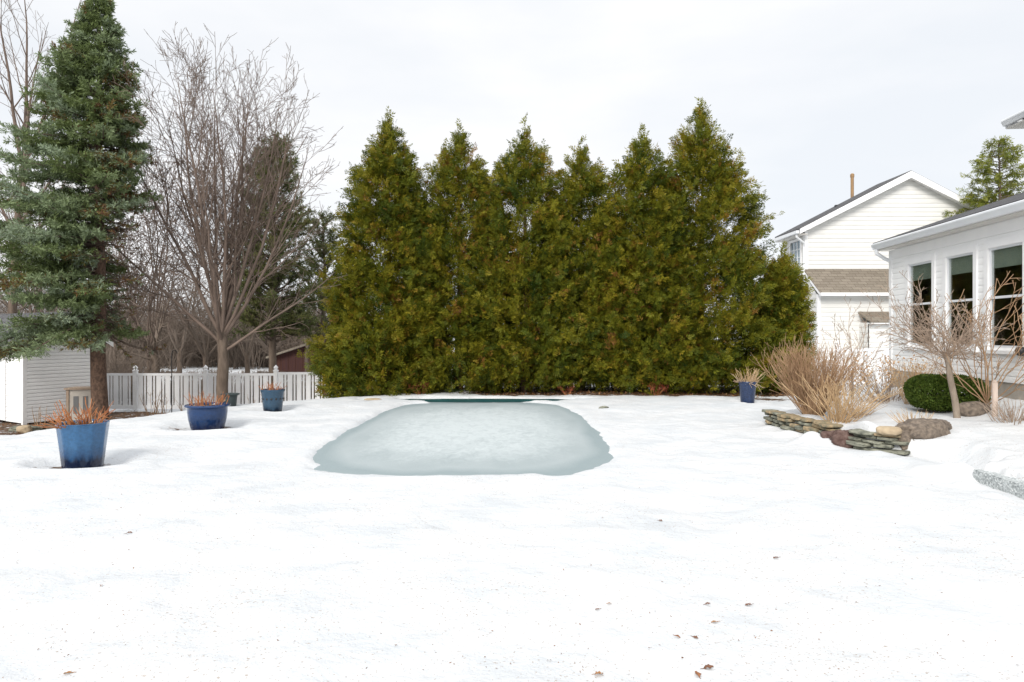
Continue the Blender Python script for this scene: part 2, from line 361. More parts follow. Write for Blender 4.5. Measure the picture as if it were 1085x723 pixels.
def aggmat():
    m, nt, out = newmat('exposed_aggregate')
    tc = nd(nt, 'ShaderNodeTexCoord'); p = nd(nt, 'ShaderNodeBsdfPrincipled'); p.inputs['Roughness'].default_value = .85
    v = nd(nt, 'ShaderNodeTexVoronoi'); v.inputs['Scale'].default_value = 60; nt.links.new(tc.outputs['Object'], v.inputs['Vector'])
    r = ramp(nt, [(.0, (.20, .215, .22)), (.5, (.40, .43, .43)), (.85, (.62, .65, .65)), (1, (.75, .75, .74))])
    nt.links.new(v.outputs['Color'], r.inputs[0]); nt.links.new(r.outputs[0], p.inputs['Base Color'])
    b = nd(nt, 'ShaderNodeBump'); b.inputs['Strength'].default_value = .4; b.inputs['Distance'].default_value = .01
    nt.links.new(v.outputs['Distance'], b.inputs['Height']); nt.links.new(b.outputs[0], p.inputs['Normal'])
    nt.links.new(p.outputs[0], out.inputs[0]); return m
M['agg'] = aggmat()

# ------------------------------------------------------------------ camera, light, world
F = 700.0; CH = 1.65; CX = 542.5; HY = 354.0
def PX(px, d): return (px-CX)/F*d
def PZ(py, d): return CH+(HY-py)/F*d
cam = bpy.data.objects.new('camera', bpy.data.cameras.new('camera')); COL.objects.link(cam)
cam.location = (0, 0, CH); cam.rotation_euler = (R(90), 0, 0)
cam.data.sensor_width = 36; cam.data.lens = F/1085*36; cam.data.shift_y = -7.5/1085
cam.data.clip_start = .05; cam.data.clip_end = 2000
SC.camera = cam
SC.render.resolution_x = 1024; SC.render.resolution_y = 682

SUN_EL, SUN_AZ = 33, 202      # azimuth the light comes FROM, clockwise from +Y
dv = Vector((math.sin(R(SUN_AZ))*math.cos(R(SUN_EL)), math.cos(R(SUN_AZ))*math.cos(R(SUN_EL)), math.sin(R(SUN_EL))))
sl = bpy.data.lights.new('sun', 'SUN'); sl.energy = 2.2; sl.angle = R(24); sl.color = (1, .955, .89)
so = bpy.data.objects.new('sun', sl); COL.objects.link(so); so.rotation_euler = dv.to_track_quat('Z', 'Y').to_euler()

w = bpy.data.worlds.new('World'); SC.world = w; w.use_nodes = True
nt = w.node_tree; nt.nodes.clear()
out = nt.nodes.new('ShaderNodeOutputWorld'); bg = nt.nodes.new('ShaderNodeBackground'); bg.inputs[1].default_value = .77
sky = nt.nodes.new('ShaderNodeTexSky'); sky.sky_type = 'NISHITA'; sky.sun_disc = False
sky.sun_elevation = R(SUN_EL); sky.sun_rotation = R(SUN_AZ)
sm = nd(nt, 'ShaderNodeVectorMath', operation='SCALE'); sm.inputs['Scale'].default_value = .10; nt.links.new(sky.outputs[0], sm.inputs[0])
tc = nt.nodes.new('ShaderNodeTexCoord'); mp = nt.nodes.new('ShaderNodeMapping'); mp.inputs['Scale'].default_value = (1.2, 1.2, 3.6); mp.inputs['Location'].default_value = (.35, .2, .1)
nt.links.new(tc.outputs['Generated'], mp.inputs[0])
n = nt.nodes.new('ShaderNodeTexNoise'); n.inputs['Scale'].default_value = 1.6; n.inputs['Detail'].default_value = 5; n.inputs['Roughness'].default_value = .5; nt.links.new(mp.outputs[0], n.inputs['Vector'])
cl = ramp(nt, [(.36, (.85, .88, .92)), (.5, (.915, .93, .955)), (.62, (.985, .985, .995))]); nt.links.new(n.outputs[0], cl.inputs[0])
mx = nd(nt, 'ShaderNodeMix', data_type='RGBA'); mx.inputs[0].default_value = .93
nt.links.new(sm.outputs[0], mx.inputs[6]); nt.links.new(cl.outputs[0], mx.inputs[7]); 
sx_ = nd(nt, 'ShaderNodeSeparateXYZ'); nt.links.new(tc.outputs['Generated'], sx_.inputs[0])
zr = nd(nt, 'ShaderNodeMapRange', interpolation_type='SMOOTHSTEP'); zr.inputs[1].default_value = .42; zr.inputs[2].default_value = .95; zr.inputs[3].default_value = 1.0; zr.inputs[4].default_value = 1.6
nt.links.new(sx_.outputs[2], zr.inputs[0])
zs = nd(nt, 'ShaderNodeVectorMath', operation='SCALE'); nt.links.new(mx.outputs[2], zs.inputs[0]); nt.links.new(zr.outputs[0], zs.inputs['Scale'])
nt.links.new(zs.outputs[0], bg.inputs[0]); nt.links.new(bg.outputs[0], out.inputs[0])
vs = SC.view_settings; vs.view_transform = 'Standard'; vs.look = 'None'; vs.gamma = 1; vs.exposure = .5; vs.use_curve_mapping = False

# ------------------------------------------------------------------ terrain
POTS = [(PX(88, 8.5), 8.5, .42), (PX(220, 11.9), 11.9, .5), (PX(289, 14.4), 14.4, .34), (PX(792, 15.9), 15.9, .28)]
PC = (-.71, 12.15); PA, PB = 2.08, 4.1
def pool_r(x, y):
    dx = (x-PC[0]); dy = (y-PC[1])
    ax = np.where(dx > 0, PA*(1.0-.012*(y-12)), PA*(1.0-.012*(y-12)))
    r = ((np.abs(dx)/ax)**4.4+(np.abs(dy)/PB)**np.where(dy > 0, 5.5, 3.4))**(1/3.9)
    return r+.024*fbm(x*1.3, y*1.3, 5)+.014*fbm(x*4.5, y*3.5, 9)
CRX = [-60, -30, -12, -8.4, -7.6, -6.8, -6.4, -5, -3, -1, 4]
CRY = [4, 7, 9.6, 10.8, 12.4, 13.9, 15.2, 16.5, 17.8, 19.5, 22]
WY = [-5, 3, 6, 7.3, 7.5, 8.2, 8.6, 8.75, 9.2, 9.6, 10.3, 11.2, 11.9, 12.3, 13, 14.5, 16]
WXX = [4.2, 4.80, 5.05, 5.16, 5.32, 5.5, 5.5, 5.32, 4.9, 4.9, 4.9, 4.76, 4.68, 4.9, 5.6, 7.2, 9]
def H(x, y):
    x = np.asarray(x, float); y = np.asarray(y, float)
    h = .035*fbm(x*.45, y*.45, 1)+.014*fbm(x*1.7, y*1.7, 2)+.006*fbm(x*5, y*5, 3)
    h = h-.018*sst((fbm(x*1.9, y*1.9, 51)-.25)/.5)+.004*fbm(x*11, y*11, 52)
    h = h*np.clip((40-y)/20, .3, 1)
    d = y-np.interp(x, CRX, CRY)+.25*fbm(x*.8, y*.8, 7)
    m = sst((-1.0-x)/2.5)
    h = h-.70*sst(d/3.3)*m-.03*np.clip(y-20, 0, 30)/30
    # pool basin
    r = pool_r(x, y)
    h = h*(.25+.75*sst((r-1.05)/.5))
    h = h-.15*sst((1.10-r)/.17)
    # pool cover trough at the far end
    ce = ((x+.8)/2.7)**2+((y-16.8)/.5)**2+.5*fbm(x*2.6, y*2.2, 31)
    h = h-.10*sst((1.2-ce)/.5)
    # melt rings round the pots
    for (a, b, rr) in POTS:
        q = np.sqrt((x-a)**2+((y-b-.05)*1.25)**2)/rr+.18*fbm(x*3, y*3, 11)
        h = h-.075*sst((1.75-q)/.75)+.015*np.exp(-((q-2.0)/.3)**2)
    # raised garden bed and patio on the right
    wx = np.interp(y, WY, WXX)+np.where(y < 7.7, .10*fbm(y*2.3, x*.0+3, 41)-.01, 0)-sst((y-9.9)/.3)*sst((12.1-y)/.3)*(.03+.05*fbm(y*2.6, x*.0+7, 43)); ww = np.interp(y, [7.3, 7.5, 8.6, 8.8, 11.9, 12.6], [.05, .35, .4, .10, .10, .6])
    m = sst((x-wx-.02)/ww)
    B = .20+.012*fbm(x*1.7, y*1.7, 17)*(y < 7.6)+.045*sst((y-8.6)/.5)+.13*sst((x-5)/1.7)+.26*sst((x-6.9)/1.0)
    B = B+.15*np.exp(-(((x-5.02)/.30)**2+((y-9.38)/.36)**2))+.05*np.exp(-(((x-5.0)/.25)**2+((y-11.0)/.4)**2))+.018*fbm(x*2.2, y*2.2, 13)+.008*fbm(x*6, y*6, 14)
    B = np.where(y > 12.5, B*(1-.75*sst((y-12.5)/4)), B)
    h = h*(1-m)+np.maximum(B, h)*m
    # lumps of snow against the wall and the patio corner
    for (a, b, s, k) in [(4.52, 9.98, .22, .15), (4.66, 9.62, .16, .09), (4.50, 10.7, .16, .06), (4.42, 11.4, .16, .05), (4.9, 8.8, .14, .04), (4.98, 8.35, .3, .05), (5.07, 7.55, .20, .11), (4.86, 7.78, .20, .07), (5.1, 8.0, .22, .05), (4.95, 7.15, .14, .05), (4.9, 6.7, .12, .03), (4.4, 10.9, .3, .03), (5.2, 7.55, .15, .08)]:
        h = h+k*np.exp(-(((x-a)/s)**2+((y-b)/s)**2))*(1-m*.6)
    return h
def Hs(x, y): return float(H(np.array([x]), np.array([y]))[0])
def SOIL(x, y):
    n = .3*fbm(x*1.5, y*1.5, 21)
    d = y-np.interp(x, CRX, CRY)
    s = sst((d-1.5)/1.2)*sst((-6.15-x)/.4)*(y < 19.75)*.62
    e = sst((y-17.45+.25*n-.12*(x < 1.6))/.25)*(y < 20.2)*sst((x+5.2)/1.0)*sst((9.5-x)/.6)*sst((x+2)/4+.55)*.62
    e = np.maximum(e, sst((y-20.2)/.3)*sst((33+3*fbm(x*.2, y*.2, 8)-y)/3)*sst((-2.5-x)/1)*(.50+.16*fbm(x*.5, y*.3, 19)))
    pt = np.exp(-(((x-6.55)/1.0)**2+((y-16.9)/.75)**2))*.68
    out = np.maximum(np.maximum(s, e), pt)
    for i, (a, b, rr) in enumerate(POTS):
        q = np.sqrt((x-a)**2+((y-b-.03)*1.1)**2)/rr
        out = np.maximum(out, .52*sst((1.35-q-.25*np.sign(y-b-.02))/.3))
    # thawed spots by the bed
    out = np.maximum(out, .55*np.exp(-(((x-4.9)/.35)**2+((y-12.3)/.3)**2)))
    r = pool_r(x, y)
    return np.clip(out+n*.08*(out > .05), 0, 1)
def axis(parts):
    L = []
    for a, b, s in parts: L += list(np.arange(a, b-1e-6, s))
    return np.array(L+[parts[-1][1]])
xs = axis([(-600, -100, 50), (-100, -30, 7), (-30, -14, 1), (-14, 4.3, .07), (4.3, 6.2, .035), (6.2, 10, .07), (10, 24, 1), (24, 100, 8), (100, 600, 50)])
ys = axis([(-100, -10, 10), (-10, 2.5, .5), (2.5, 7.0, .07), (7.0, 12.4, .045), (12.4, 20.4, .07), (20.4, 60, 1.2), (60, 200, 10), (200, 1200, 100)])
gx, gy = np.meshgrid(xs, ys); hz = H(gx, gy); so_ = SOIL(gx, gy)
nx, ny = len(xs), len(ys)
V = np.stack([gx, gy, hz], -1).reshape(-1, 3)
i = np.arange(nx-1); j = (np.arange(ny-1)*nx)[:, None]
Q = np.stack([j+i, j+i+1, j+nx+i+1, j+nx+i], -1).reshape(-1, 4)
tag(link('snowy_ground', fast_mesh('snowy_ground', V, Q, {'soil': so_.ravel()}, True), M['snow']), kind='structure')

# ice of the frozen pool
th = np.linspace(0, 2*PI, 129)[:-1]; rr = np.linspace(0, 1.22, 24)
vv = []; rad = []
for r_ in rr:
    c, s = np.cos(th), np.sin(th)
    k = r_/((np.abs(c))**3.4+(np.abs(s))**3.4)**(1/3.4)
    vv.append(np.stack([PC[0]+PA*c*k, PC[1]+PB*s*k, -.048+.002*np.sin(th*5+r_*9)], -1)); rad += [r_]*len(th)
V = np.concatenate(vv); N = len(th); Q = []
for a in range(len(rr)-1):
    for b in range(N): Q.append((a*N+b, a*N+(b+1) % N, (a+1)*N+(b+1) % N, (a+1)*N+b))
tag(link('ice', fast_mesh('ice', V, Q, {'rad': rad}, True), M['ice']), kind='structure')

# dark teal strip of the pool cover at the far end
mb = MB(); top = []; nseg = 40
g = []
for a in range(nseg+1):
    x = -3.2+4.8*a/nseg; k = math.sqrt(max(0, 1-((x+.8)/2.45)**2))
    g.append([(x, 16.75-.40*k, -.035), (x, 16.75-.2*k, -.012+.006*math.sin(x*5)), (x, 16.75+.1*k, -.008+.006*math.sin(x*7+1)), (x, 16.75+.40*k, -.03)])
vv = [p for r_ in g for p in r_]; ff = []
for a in range(nseg):
    for b in range(3): ff.append((a*4+b, (a+1)*4+b, (a+1)*4+b+1, a*4+b+1))
mb.add(vv, ff)
o = mb.build('pool_cover', M['cover'], smooth=True)
tag(o, 'dark teal pool cover edge showing at the far end of the frozen pool', 'pool cover')

# ------------------------------------------------------------------ vegetation builders
def rotv(v, k, ang):
    c, s = math.cos(ang), math.sin(ang); d = (k[0]*v[0]+k[1]*v[1]+k[2]*v[2])*(1-c)
    return np.array((v[0]*c+(k[1]*v[2]-k[2]*v[1])*s+k[0]*d, v[1]*c+(k[2]*v[0]-k[0]*v[2])*s+k[1]*d, v[2]*c+(k[0]*v[1]-k[1]*v[0])*s+k[2]*d))

def perp(rng, d):
    r = rng.normal(size=3); a = np.array((d[1]*r[2]-d[2]*r[1], d[2]*r[0]-d[0]*r[2], d[0]*r[1]-d[1]*r[0]))
    return a/(math.sqrt(a[0]*a[0]+a[1]*a[1]+a[2]*a[2])+1e-9)

def grow(rng, out, p, d, L, r, lvl, P):
    """recursive branch; P: dict of per-level lists"""
    seg = max(3, min(9, int(L/P['seg'])+2)); q = [p]; step = L/seg
    dd = d.copy(); ds = [d]
    for k in range(seg):
        dd = dd+rng.normal(size=3)*P['wob'][lvl]+np.array([0, 0, P['up'][lvl]]); dd = dd/np.linalg.norm(dd)
        q.append(q[-1]+dd*step); ds.append(dd)
    tip = P['tip']
    rad = tip+(r-tip)*(1-np.linspace(0, 1, seg+1))**.8
    out.append((q, rad, (8, 6, 4, 3, 3, 3)[min(lvl+P.get('lod', 0), 5)]))
    if lvl >= P['max']: return
    n = max(1, int(P['n'][lvl]*L*rng.uniform(.8, 1.2)+.5))
    for k in range(n):
        t = P['t0'][lvl]+(1-P['t0'][lvl])*(k+rng.uniform(0, 1))/n; t = min(t, .97)
        i = min(int(t*seg), seg-1); f = t*seg-i
        pos = q[i]*(1-f)+q[i+1]*f; bd = ds[i+1]
        ang = P['ang'][lvl]*rng.uniform(.7, 1.3)
        cd = rotv(bd, perp(rng, bd), ang)
        cl = P['len'][lvl]*L*rng.uniform(.6, 1.2)*(1-.45*t)
        cr = max(P['tip'], min(r*.75, np.interp(t, [0, 1], [r, tip])*P.get('rr', .55)))
        grow(rng, out, pos, cd, cl, cr, lvl+1, P)

PMAPLE = dict(limb=.34, seg=.45, wob=[.045, .07, .09, .1, .1], up=[.035, .06, .05, .02, .04], tip=.0046, max=3, n=[2.4, 3.8, 5.4], t0=[.15, .15, .12], ang=[.58, .66, .66], len=[.46, .48, .58], rr=.5)
PWILD = dict(seg=.5, wob=[.10, .14, .16, .15], up=[.05, .05, .03, 0], tip=.007, max=3, n=[1.5, 2.6, 3.2], t0=[.2, .15, .1], ang=[.8, .8, .8], len=[.5, .5, .5], rr=.5)

def bare_tree(name, label, cat, x, y, z, seed, trunk_h, r, limbs, trunkmat, twigmat, P, group=None, lean=(0, 0)):
    """limbs: list of (azimuth, tilt from vertical, length, start fraction of trunk)"""
    rng = np.random.default_rng(seed)
    t = thing(name, label, cat, (x, y, z), 0, group)
    k = 9
    tp = [np.array([lean[0]*(i/k)**1.1+.12*r*math.sin(i*1.3+seed), lean[1]*(i/k), -.25+(trunk_h+.25)*i/k]) for i in range(k+1)]
    tr = [r*(1.45 if i == 0 else 1.18 if i == 1 else 1-.22*i/k) for i in range(k+1)]
    tube_obj('trunk', [(tp, tr, 14)], trunkmat, t)
    out = []
    for az, tilt, L, f in limbs:
        fi = f*k; i = min(int(fi), k-1); p = tp[i]*(1-(fi-i))+tp[i+1]*(fi-i)
        d = np.array([math.cos(az)*math.sin(tilt), math.sin(az)*math.sin(tilt), math.cos(tilt)])
        grow(rng, out, p-d*.05, d, L, r*P.get('limb', .5)*min(1, .4+.1*L), 0, P)
    tube_obj('branches', out, twigmat, t)
    return t

def shrub(name, label, cat, x, y, seed, n, h, spread, twigmat, r=.006, fan=None, group=None, tw=2.5, tipr=.0018, curve=.25, zoff=-.03, leaf=None, base=.12, dense=None):
    """many stems out of one base; fan: (azimuth, width) squash. stems as one part"""
    rng = np.random.default_rng(seed); z = Hs(x, y)+zoff
    t = thing(name, label, cat, (x, y, z), 0, group)
    out = []; tips = []
    for k in range(n):
        az = rng.uniform(0, 2*PI); tl = spread*math.sqrt(rng.uniform(0.02, 1))
        if fan: ex, ey = math.cos(az)*fan[0], math.sin(az)*fan[1]
        else: ex, ey = math.cos(az), math.sin(az)
        d = np.array([ex*math.sin(tl), ey*math.sin(tl), math.cos(tl)]); d /= np.linalg.norm(d)
        b = np.array([ex, ey, 0])*base*rng.uniform(0, 1)
        L = h*rng.uniform(.7, 1.08)/max(.55, d[2]**.6)
        q = [b]; dd = d.copy(); sg = 7
        for i in range(sg):
            dd = dd+rng.normal(size=3)*.07+np.array([0, 0, curve*.12]); dd /= np.linalg.norm(dd); q.append(q[-1]+dd*L/sg)
        rr_ = r*rng.uniform(.7, 1.25)
        out.append((q, np.linspace(rr_, tipr, sg+1), 4)); tips.append(q[-1])
        for j in range(rng.poisson(tw)):
            i = rng.integers(2, sg); f = rng.uniform(); p = q[i]*(1-f)+q[i+1]*f if i < sg else q[i]
            cd = rotv(dd, perp(rng, dd), rng.uniform(.3, .8)); cl = L*rng.uniform(.12, .32)
            q2 = [p]; c2 = cd
            for _ in range(3):
                c2 = c2+rng.normal(size=3)*.1+np.array([0, 0, .1]); c2 /= np.linalg.norm(c2); q2.append(q2[-1]+c2*cl/3)
            out.append((q2, np.linspace(rr_*.55, tipr, 4), 3)); tips.append(q2[-1])
    tube_obj('stems', out, twigmat, t)
    if leaf:
        m_, cnt, size, nm = leaf; tips = np.array(tips); vs = []; ti = []
        sel = tips[rng.integers(0, len(tips), cnt)]+rng.normal(size=(cnt, 3))*size*.9
        dr = rng.normal(size=(cnt, 3)); dr[:, 2] -= .3
        vs.append(kites(sel, dr, rng.normal(size=(cnt, 3)), rng.uniform(.6, 1.3, cnt)*size, rng.uniform(.4, .8, cnt)*size)); ti.append(rng.uniform(0, 1, cnt))
        lf = kite_obj(nm, vs, ti, m_, t)
        if cnt > 100: lf['kind'] = 'stuff'
    return t

def arborvitae(label, x, y, z, h, rmax, seed, ncl, slope=.37, group=None, low=.35, rx=None):
    rng = np.random.default_rng(seed)
    t = thing('arborvitae_tree', label, 'tree', (x, y, z), 0, group)
    k = 8
    tube_obj('trunk', [([np.array([.03*math.sin(i+seed), 0, -.2+h*.93*i/k]) for i in range(k+1)], [.13*(1-i/k)+.012 for i in range(k+1)], 8)], M['bark_spruce'], t)
    def prof(zz, az):
        d = h-zz; r = rmax*(1-np.exp(-(slope*1.62*d/rmax)**1.0))
        return r*(1-.14*sst((low+.8-zz)/1.2))
    # clustered branch ends
    zz = rng.uniform(low, h-.08, ncl*5); az = rng.uniform(0, 2*PI, ncl*5)
    rr_ = prof(zz, az); keep = rng.uniform(0, 1, ncl*5) < (rr_+.07)/(rmax+.05); zz, az, rr_ = zz[keep][:ncl], az[keep][:ncl], rr_[keep][:ncl]
    n = len(zz)
    inner = rng.uniform(0, 1, n) < .33
    lump = 1+.17*vnoise(az*1.6+seed, zz*1.25, seed)+.10*vnoise(az*4+seed, zz*2.9, seed+3)
    rad = rr_*lump*np.where(inner, rng.uniform(.4, .75, n), rng.uniform(.74, 1.06, n))
    o = np.stack([np.cos(az), np.sin(az), np.zeros(n)], -1)
    if rx: o2 = o*np.array([rx, 1, 1])
    else: o2 = o
    c = o2*rad[:, None]; c[:, 2] = zz
    tip = np.clip((zz-(h-1.4))/1.4, 0, 1)[:, None]
    main = nrm(o*(.8-.55*tip)+np.array([0, 0, 1.])*(.55+.5*tip)+rng.normal(size=(n, 3))*.18)
    ct = rng.normal(.46, .16, n)+.13*vnoise(az*2.2, zz*.9, seed+8)
    ns = 25
    C = np.repeat(c, ns, 0); MD = np.repeat(main, ns, 0); TT = np.repeat(ct, ns); TP = np.repeat(tip, ns, 0)
    N = len(C)
    along = rng.uniform(-.45, .30, (N, 1))*(1-.35*TP)
    C = C+MD*along+rng.normal(size=(N, 3))*.075*(1-.45*TP)*(1-1.2*along)
    SD = nrm(MD+rng.normal(size=(N, 3))*.42-np.array([0, 0, .25])*(along > .1))
    S = rng.uniform(.11, .22, N)*(1-.12*TP[:, 0])
    vs = sprays(rng, C, SD, S, 7, .15)
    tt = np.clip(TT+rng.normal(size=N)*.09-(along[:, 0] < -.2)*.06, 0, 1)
    br = rng.uniform(0, 1, N) < .035; tt = np.where(br, rng.uniform(.8, 1, N), tt)
    tint = [np.clip(tt+rng.normal(size=N)*.04, 0, 1) for _ in range(7)]
    # leader sprigs at the apex
    m = 34; hq = rng.uniform(-.7, .34, m); q = np.stack([rng.normal(size=m)*.05*(1-hq), rng.normal(size=m)*.05*(1-hq), h+hq], -1)
    vs += sprays(rng, q, np.array([0, 0, 1.])+rng.normal(size=(m, 3))*.35, rng.uniform(.14, .26, m), 7, .16); tint += [np.full(m, .5)]*7
    kite_obj('crown', vs, tint, M['arb'], t)
    return t

def needles(rng, a, b, n, L, W, tint, fwd=.8, jit=.06):
    """bottle-brush needles on twigs a->b ; arrays (N,3)"""
    N = len(a); ax = nrm(b-a); vs = []; ts = []
    for k in range(n):
        f = (k+rng.uniform(0, 1, N))/n
        rd = nrm(np.cross(ax, rng.normal(size=(N, 3))))
        d = ax*fwd+rd*.8+np.array([0, 0, .15])
        vs.append(kites(a+(b-a)*f[:, None], d, rng.normal(size=(N, 3)), L*rng.uniform(.7, 1.2, N), W*rng.uniform(.7, 1.3, N), .4))
        ts.append(np.clip(tint+rng.normal(size=N)*jit, 0, 1))
    return vs, ts

# ------------------------------------------------------------------ arborvitae hedge
GA = 'arborvitae in a row behind the frozen pool'
AY = 19.05
spec = [(407, 128, 2.15, 1600, 'olive arborvitae with a wide leaning skirt, left end of the row behind the pool'),
        (486, 135, 1.85, 1100, 'olive arborvitae, second from the left end of the row behind the pool'),
        (557, 134, 1.85, 1050, 'slender arborvitae with a narrow tip, third from the left in the row behind the pool'),
        (617, 152, 1.85, 1000, 'lowest-topped of the tall arborvitae, fourth from the left behind the pool'),
        (681, 142, 1.9, 1100, 'bronze-tinged arborvitae directly left of the tallest one behind the pool'),
        (746, 110, 2.25, 1400, 'tallest arborvitae, broad cone above the mottled navy pot')]
for k, (px, py, rm, nc, lb) in enumerate(spec):
    x = PX(px, AY)+(.12 if k == 0 else 0); z = -.45 if k < 1 else -.2 if k < 2 else -.05
    arborvitae(lb, x, AY+(.25 if k % 2 else 0), z, PZ(py, AY)-z-.16, rm, 40+k, nc, slope=.36 if k in (0, 5) else .38, group=GA, low=.30, rx=1.0 if k == 0 else 1.17)
arborvitae('short arborvitae at the right end of the row, below the neighbour house window', PX(829, 18.9), 18.9, -.03, PZ(272, 18.9), .52, 61, 520, slope=.62, group=GA, low=.2)
# lower filler skirt plants between the tall ones stay hidden inside their crowns

# ------------------------------------------------------------------ spruce
def spruce():
    rng = np.random.default_rng(5); x, y = PX(105, 16.0), 16.0; z = Hs(x, y)
    t = thing('spruce_tree', 'tall blue spruce with browned right side in front of the white shed', 'tree', (x, y, z))
    h = PZ(-6, 16.0)-z
    k = 14
    tube_obj('trunk', [([np.array([.02*math.sin(i*1.7), .02*math.cos(i), -.3+(h+.2)*i/k]) for i in range(k+1)], [.215 if i == 0 else .18*(1-i/k)**.85+.015 for i in range(k+1)], 14)], M['bark_spruce'], t)
    wood = []; A = []; Bp = []; T = []
    zl = PZ(352, 16)-z
    nb = 400
    for q in range(nb):
        u = (q+rng.uniform())/nb
        zz = zl+(h-zl-.06)*u
        az = rng.uniform(0, 2*PI); ox, oy = math.cos(az), math.sin(az)
        d = (h-zz)
        lim = 2.7*(1-.60*sst((ox+.35)/.9))+.25*(oy < -.5)
        L = lim*(1-math.exp(-(.62*max(d-.3, 0)+.03)/lim))*1.08*rng.uniform(.5, 1.12)
        dead = (ox > (.05 if oy > -.5 else .45) and zz < zl+3.1 and rng.uniform() < (.93 if zz > zl+.35 else .5)) or (zz < zl+1.6 and oy > .2 and rng.uniform() < .6)
        if dead and rng.uniform() < .12: continue
        el = .12+.38*math.exp(-d/1.6)+.28*(rng.uniform()-.5)-.2*(zz < zl+.6)
        if dead: el += rng.normal()*.22; L *= rng.uniform(.6, .95)
        dirr = np.array([ox*math.cos(el), oy*math.cos(el), math.sin(el)])
        sg = 7; pts = [np.array([ox*.05, oy*.05, zz])]; dd = dirr
        for i in range(sg):
            f = i/sg
            dd = dd+np.array([0, 0, -.10+.24*f])*(.9 if d > 1.5 else .3)+rng.normal(size=3)*(.16 if dead else .06); dd = dd/np.linalg.norm(dd); pts.append(pts[-1]+dd*L/sg)
        wood.append((pts, np.linspace(.012+.012*L, .004, sg+1), 4))
        tb = rng.uniform(.12, .66)+.25*(d > 3.5)*rng.uniform(0, .8); tb = rng.uniform(.825, .85) if rng.uniform() < .03 else tb
        brown = (ox > .3 and zz < h-2.0 and rng.uniform() < .5)
        nt_ = int(4+L*13) if not dead else int(3+L*9)
        for j in range(nt_):
            f = .12+.86*(j+rng.uniform())/nt_
            if dead and False: continue
            i = min(int(f*sg), sg-1); p = pts[i]+(pts[i+1]-pts[i])*(f*sg-i); bd = nrm(pts[i+1]-pts[i])
            sd = nrm(np.cross(bd, [0, 0, 1.]))*(1 if j % 2 else -1)
            tl = (.16+.34*L*.5*(1-f))*rng.uniform(.7, 1.25)+.06
            td = nrm(bd*.75+sd*.75+np.array([0, 0, -.10+.25*(rng.uniform()-.3)])+rng.normal(size=3)*.12)
            e = p+td*tl
            if dead:
                mid = p+td*tl*.5+rng.normal(size=3)*.03
                wood.append(([p, mid, e], [.005, .004, .003], 3))
                wood.append(([mid, mid+nrm(td+rng.normal(size=3)*.6)*tl*.6], [.004, .003], 3))
                if rng.uniform() < .30: A.append(mid); Bp.append(e); T.append(rng.uniform(.80, 1))
                continue
            bt = tb+.18*(f-.5)
            if brown and rng.uniform() < .45: bt = rng.uniform(.83, .98)
            A.append(p); Bp.append(e); T.append(bt)
            # side twiglets
            for s_ in range(2 if tl > .22 else 1):
                ff = rng.uniform(.2, .75); p2 = p+td*tl*ff
                td2 = nrm(td*.7+nrm(np.cross(td, rng.normal(size=3)))*.8); e2 = p2+td2*tl*rng.uniform(.35, .6)
                A.append(p2); Bp.append(e2); T.append(bt)
        if not dead: A.append(pts[-3]); Bp.append(pts[-1]+dd*.06); T.append(tb+.1)
    A = np.array(A); Bp = np.array(Bp); T = np.array(T)
    T = np.where(T < .82, np.clip(T, 0, .8), T)
    vs, ts = needles(rng, A, Bp, 13, .092, .024, T, jit=.05)
    tube_obj('branches', wood, M['bark_grey'], t)
    kite_obj('crown', vs, ts, M['spruce'], t)
spruce()

def pine(label, x, y, h, crown0, seed, nb, lmax, group=None, m='pine', prof=None, nz=0, cl=9):
    rng = np.random.default_rng(seed); z = Hs(x, y)
    t = thing('pine_tree', label, 'tree', (x, y, z), 0, group); k = 10
    tube_obj('trunk', [([np.array([.05*math.sin(i*.9+seed), .03*math.cos(i), -.3+(h+.2)*i/k]) for i in range(k+1)], [.17*(1-i/k)+.012 for i in range(k+1)], 8)], M['bark_grey'], t)
    wood = []; A = []; Bp = []; T = []
    for q in range(nb):
        u = (q+rng.uniform())/nb; zz = crown0+(h-crown0-.15)*u; az = rng.uniform(0, 2*PI)
        d = (h-zz)/(h-crown0); L = lmax*(prof(d) if prof else (.25+.95*d**.7*(1-.35*d)))*rng.uniform(.6, 1.15)
        el = rng.uniform(.0, .45)+.4*(1-d)
        dd = np.array([math.cos(az)*math.cos(el), math.sin(az)*math.cos(el), math.sin(el)]); pts = [np.array([0, 0, zz])]
        for i in range(5):
            dd = dd+rng.normal(size=3)*.1+np.array([0, 0, .04]); dd /= np.linalg.norm(dd); pts.append(pts[-1]+dd*L/5)
        wood.append((pts, np.linspace(.012+.014*L, .005, 6), 4)); tb = rng.uniform(.1, .8)
        for j in range(int(3+L*cl)):
            f = rng.uniform(.3, 1)*5; i = min(int(f), 4); p = pts[i]+(pts[i+1]-pts[i])*(f-i)
            e = p+nrm(dd+rng.normal(size=3)*.7+np.array([0, 0, .3]))*rng.uniform(.15, .38)
            A.append(p); Bp.append(e); T.append(tb+rng.normal()*.08); wood.append(([p, e], [.006, .004], 3))
    vs, ts = needles(rng, np.array(A), np.array(Bp), 13, .13, .028, np.array(T), fwd=.7)
    tube_obj('branches', wood, M['bark_grey'], t); kite_obj('crown', vs, ts, M[m], t)
pine('dark pine standing behind the many-stemmed bare maple', PX(290, 26), 26, PZ(156, 26)+.75, 2.0, 3, 260, 2.3, cl=13)
pine('small grey-green pine between the maple and the arborvitae row', PX(343, 30), 30, PZ(232, 30)+.75, 2.0, 8, 110, 1.8, cl=11)

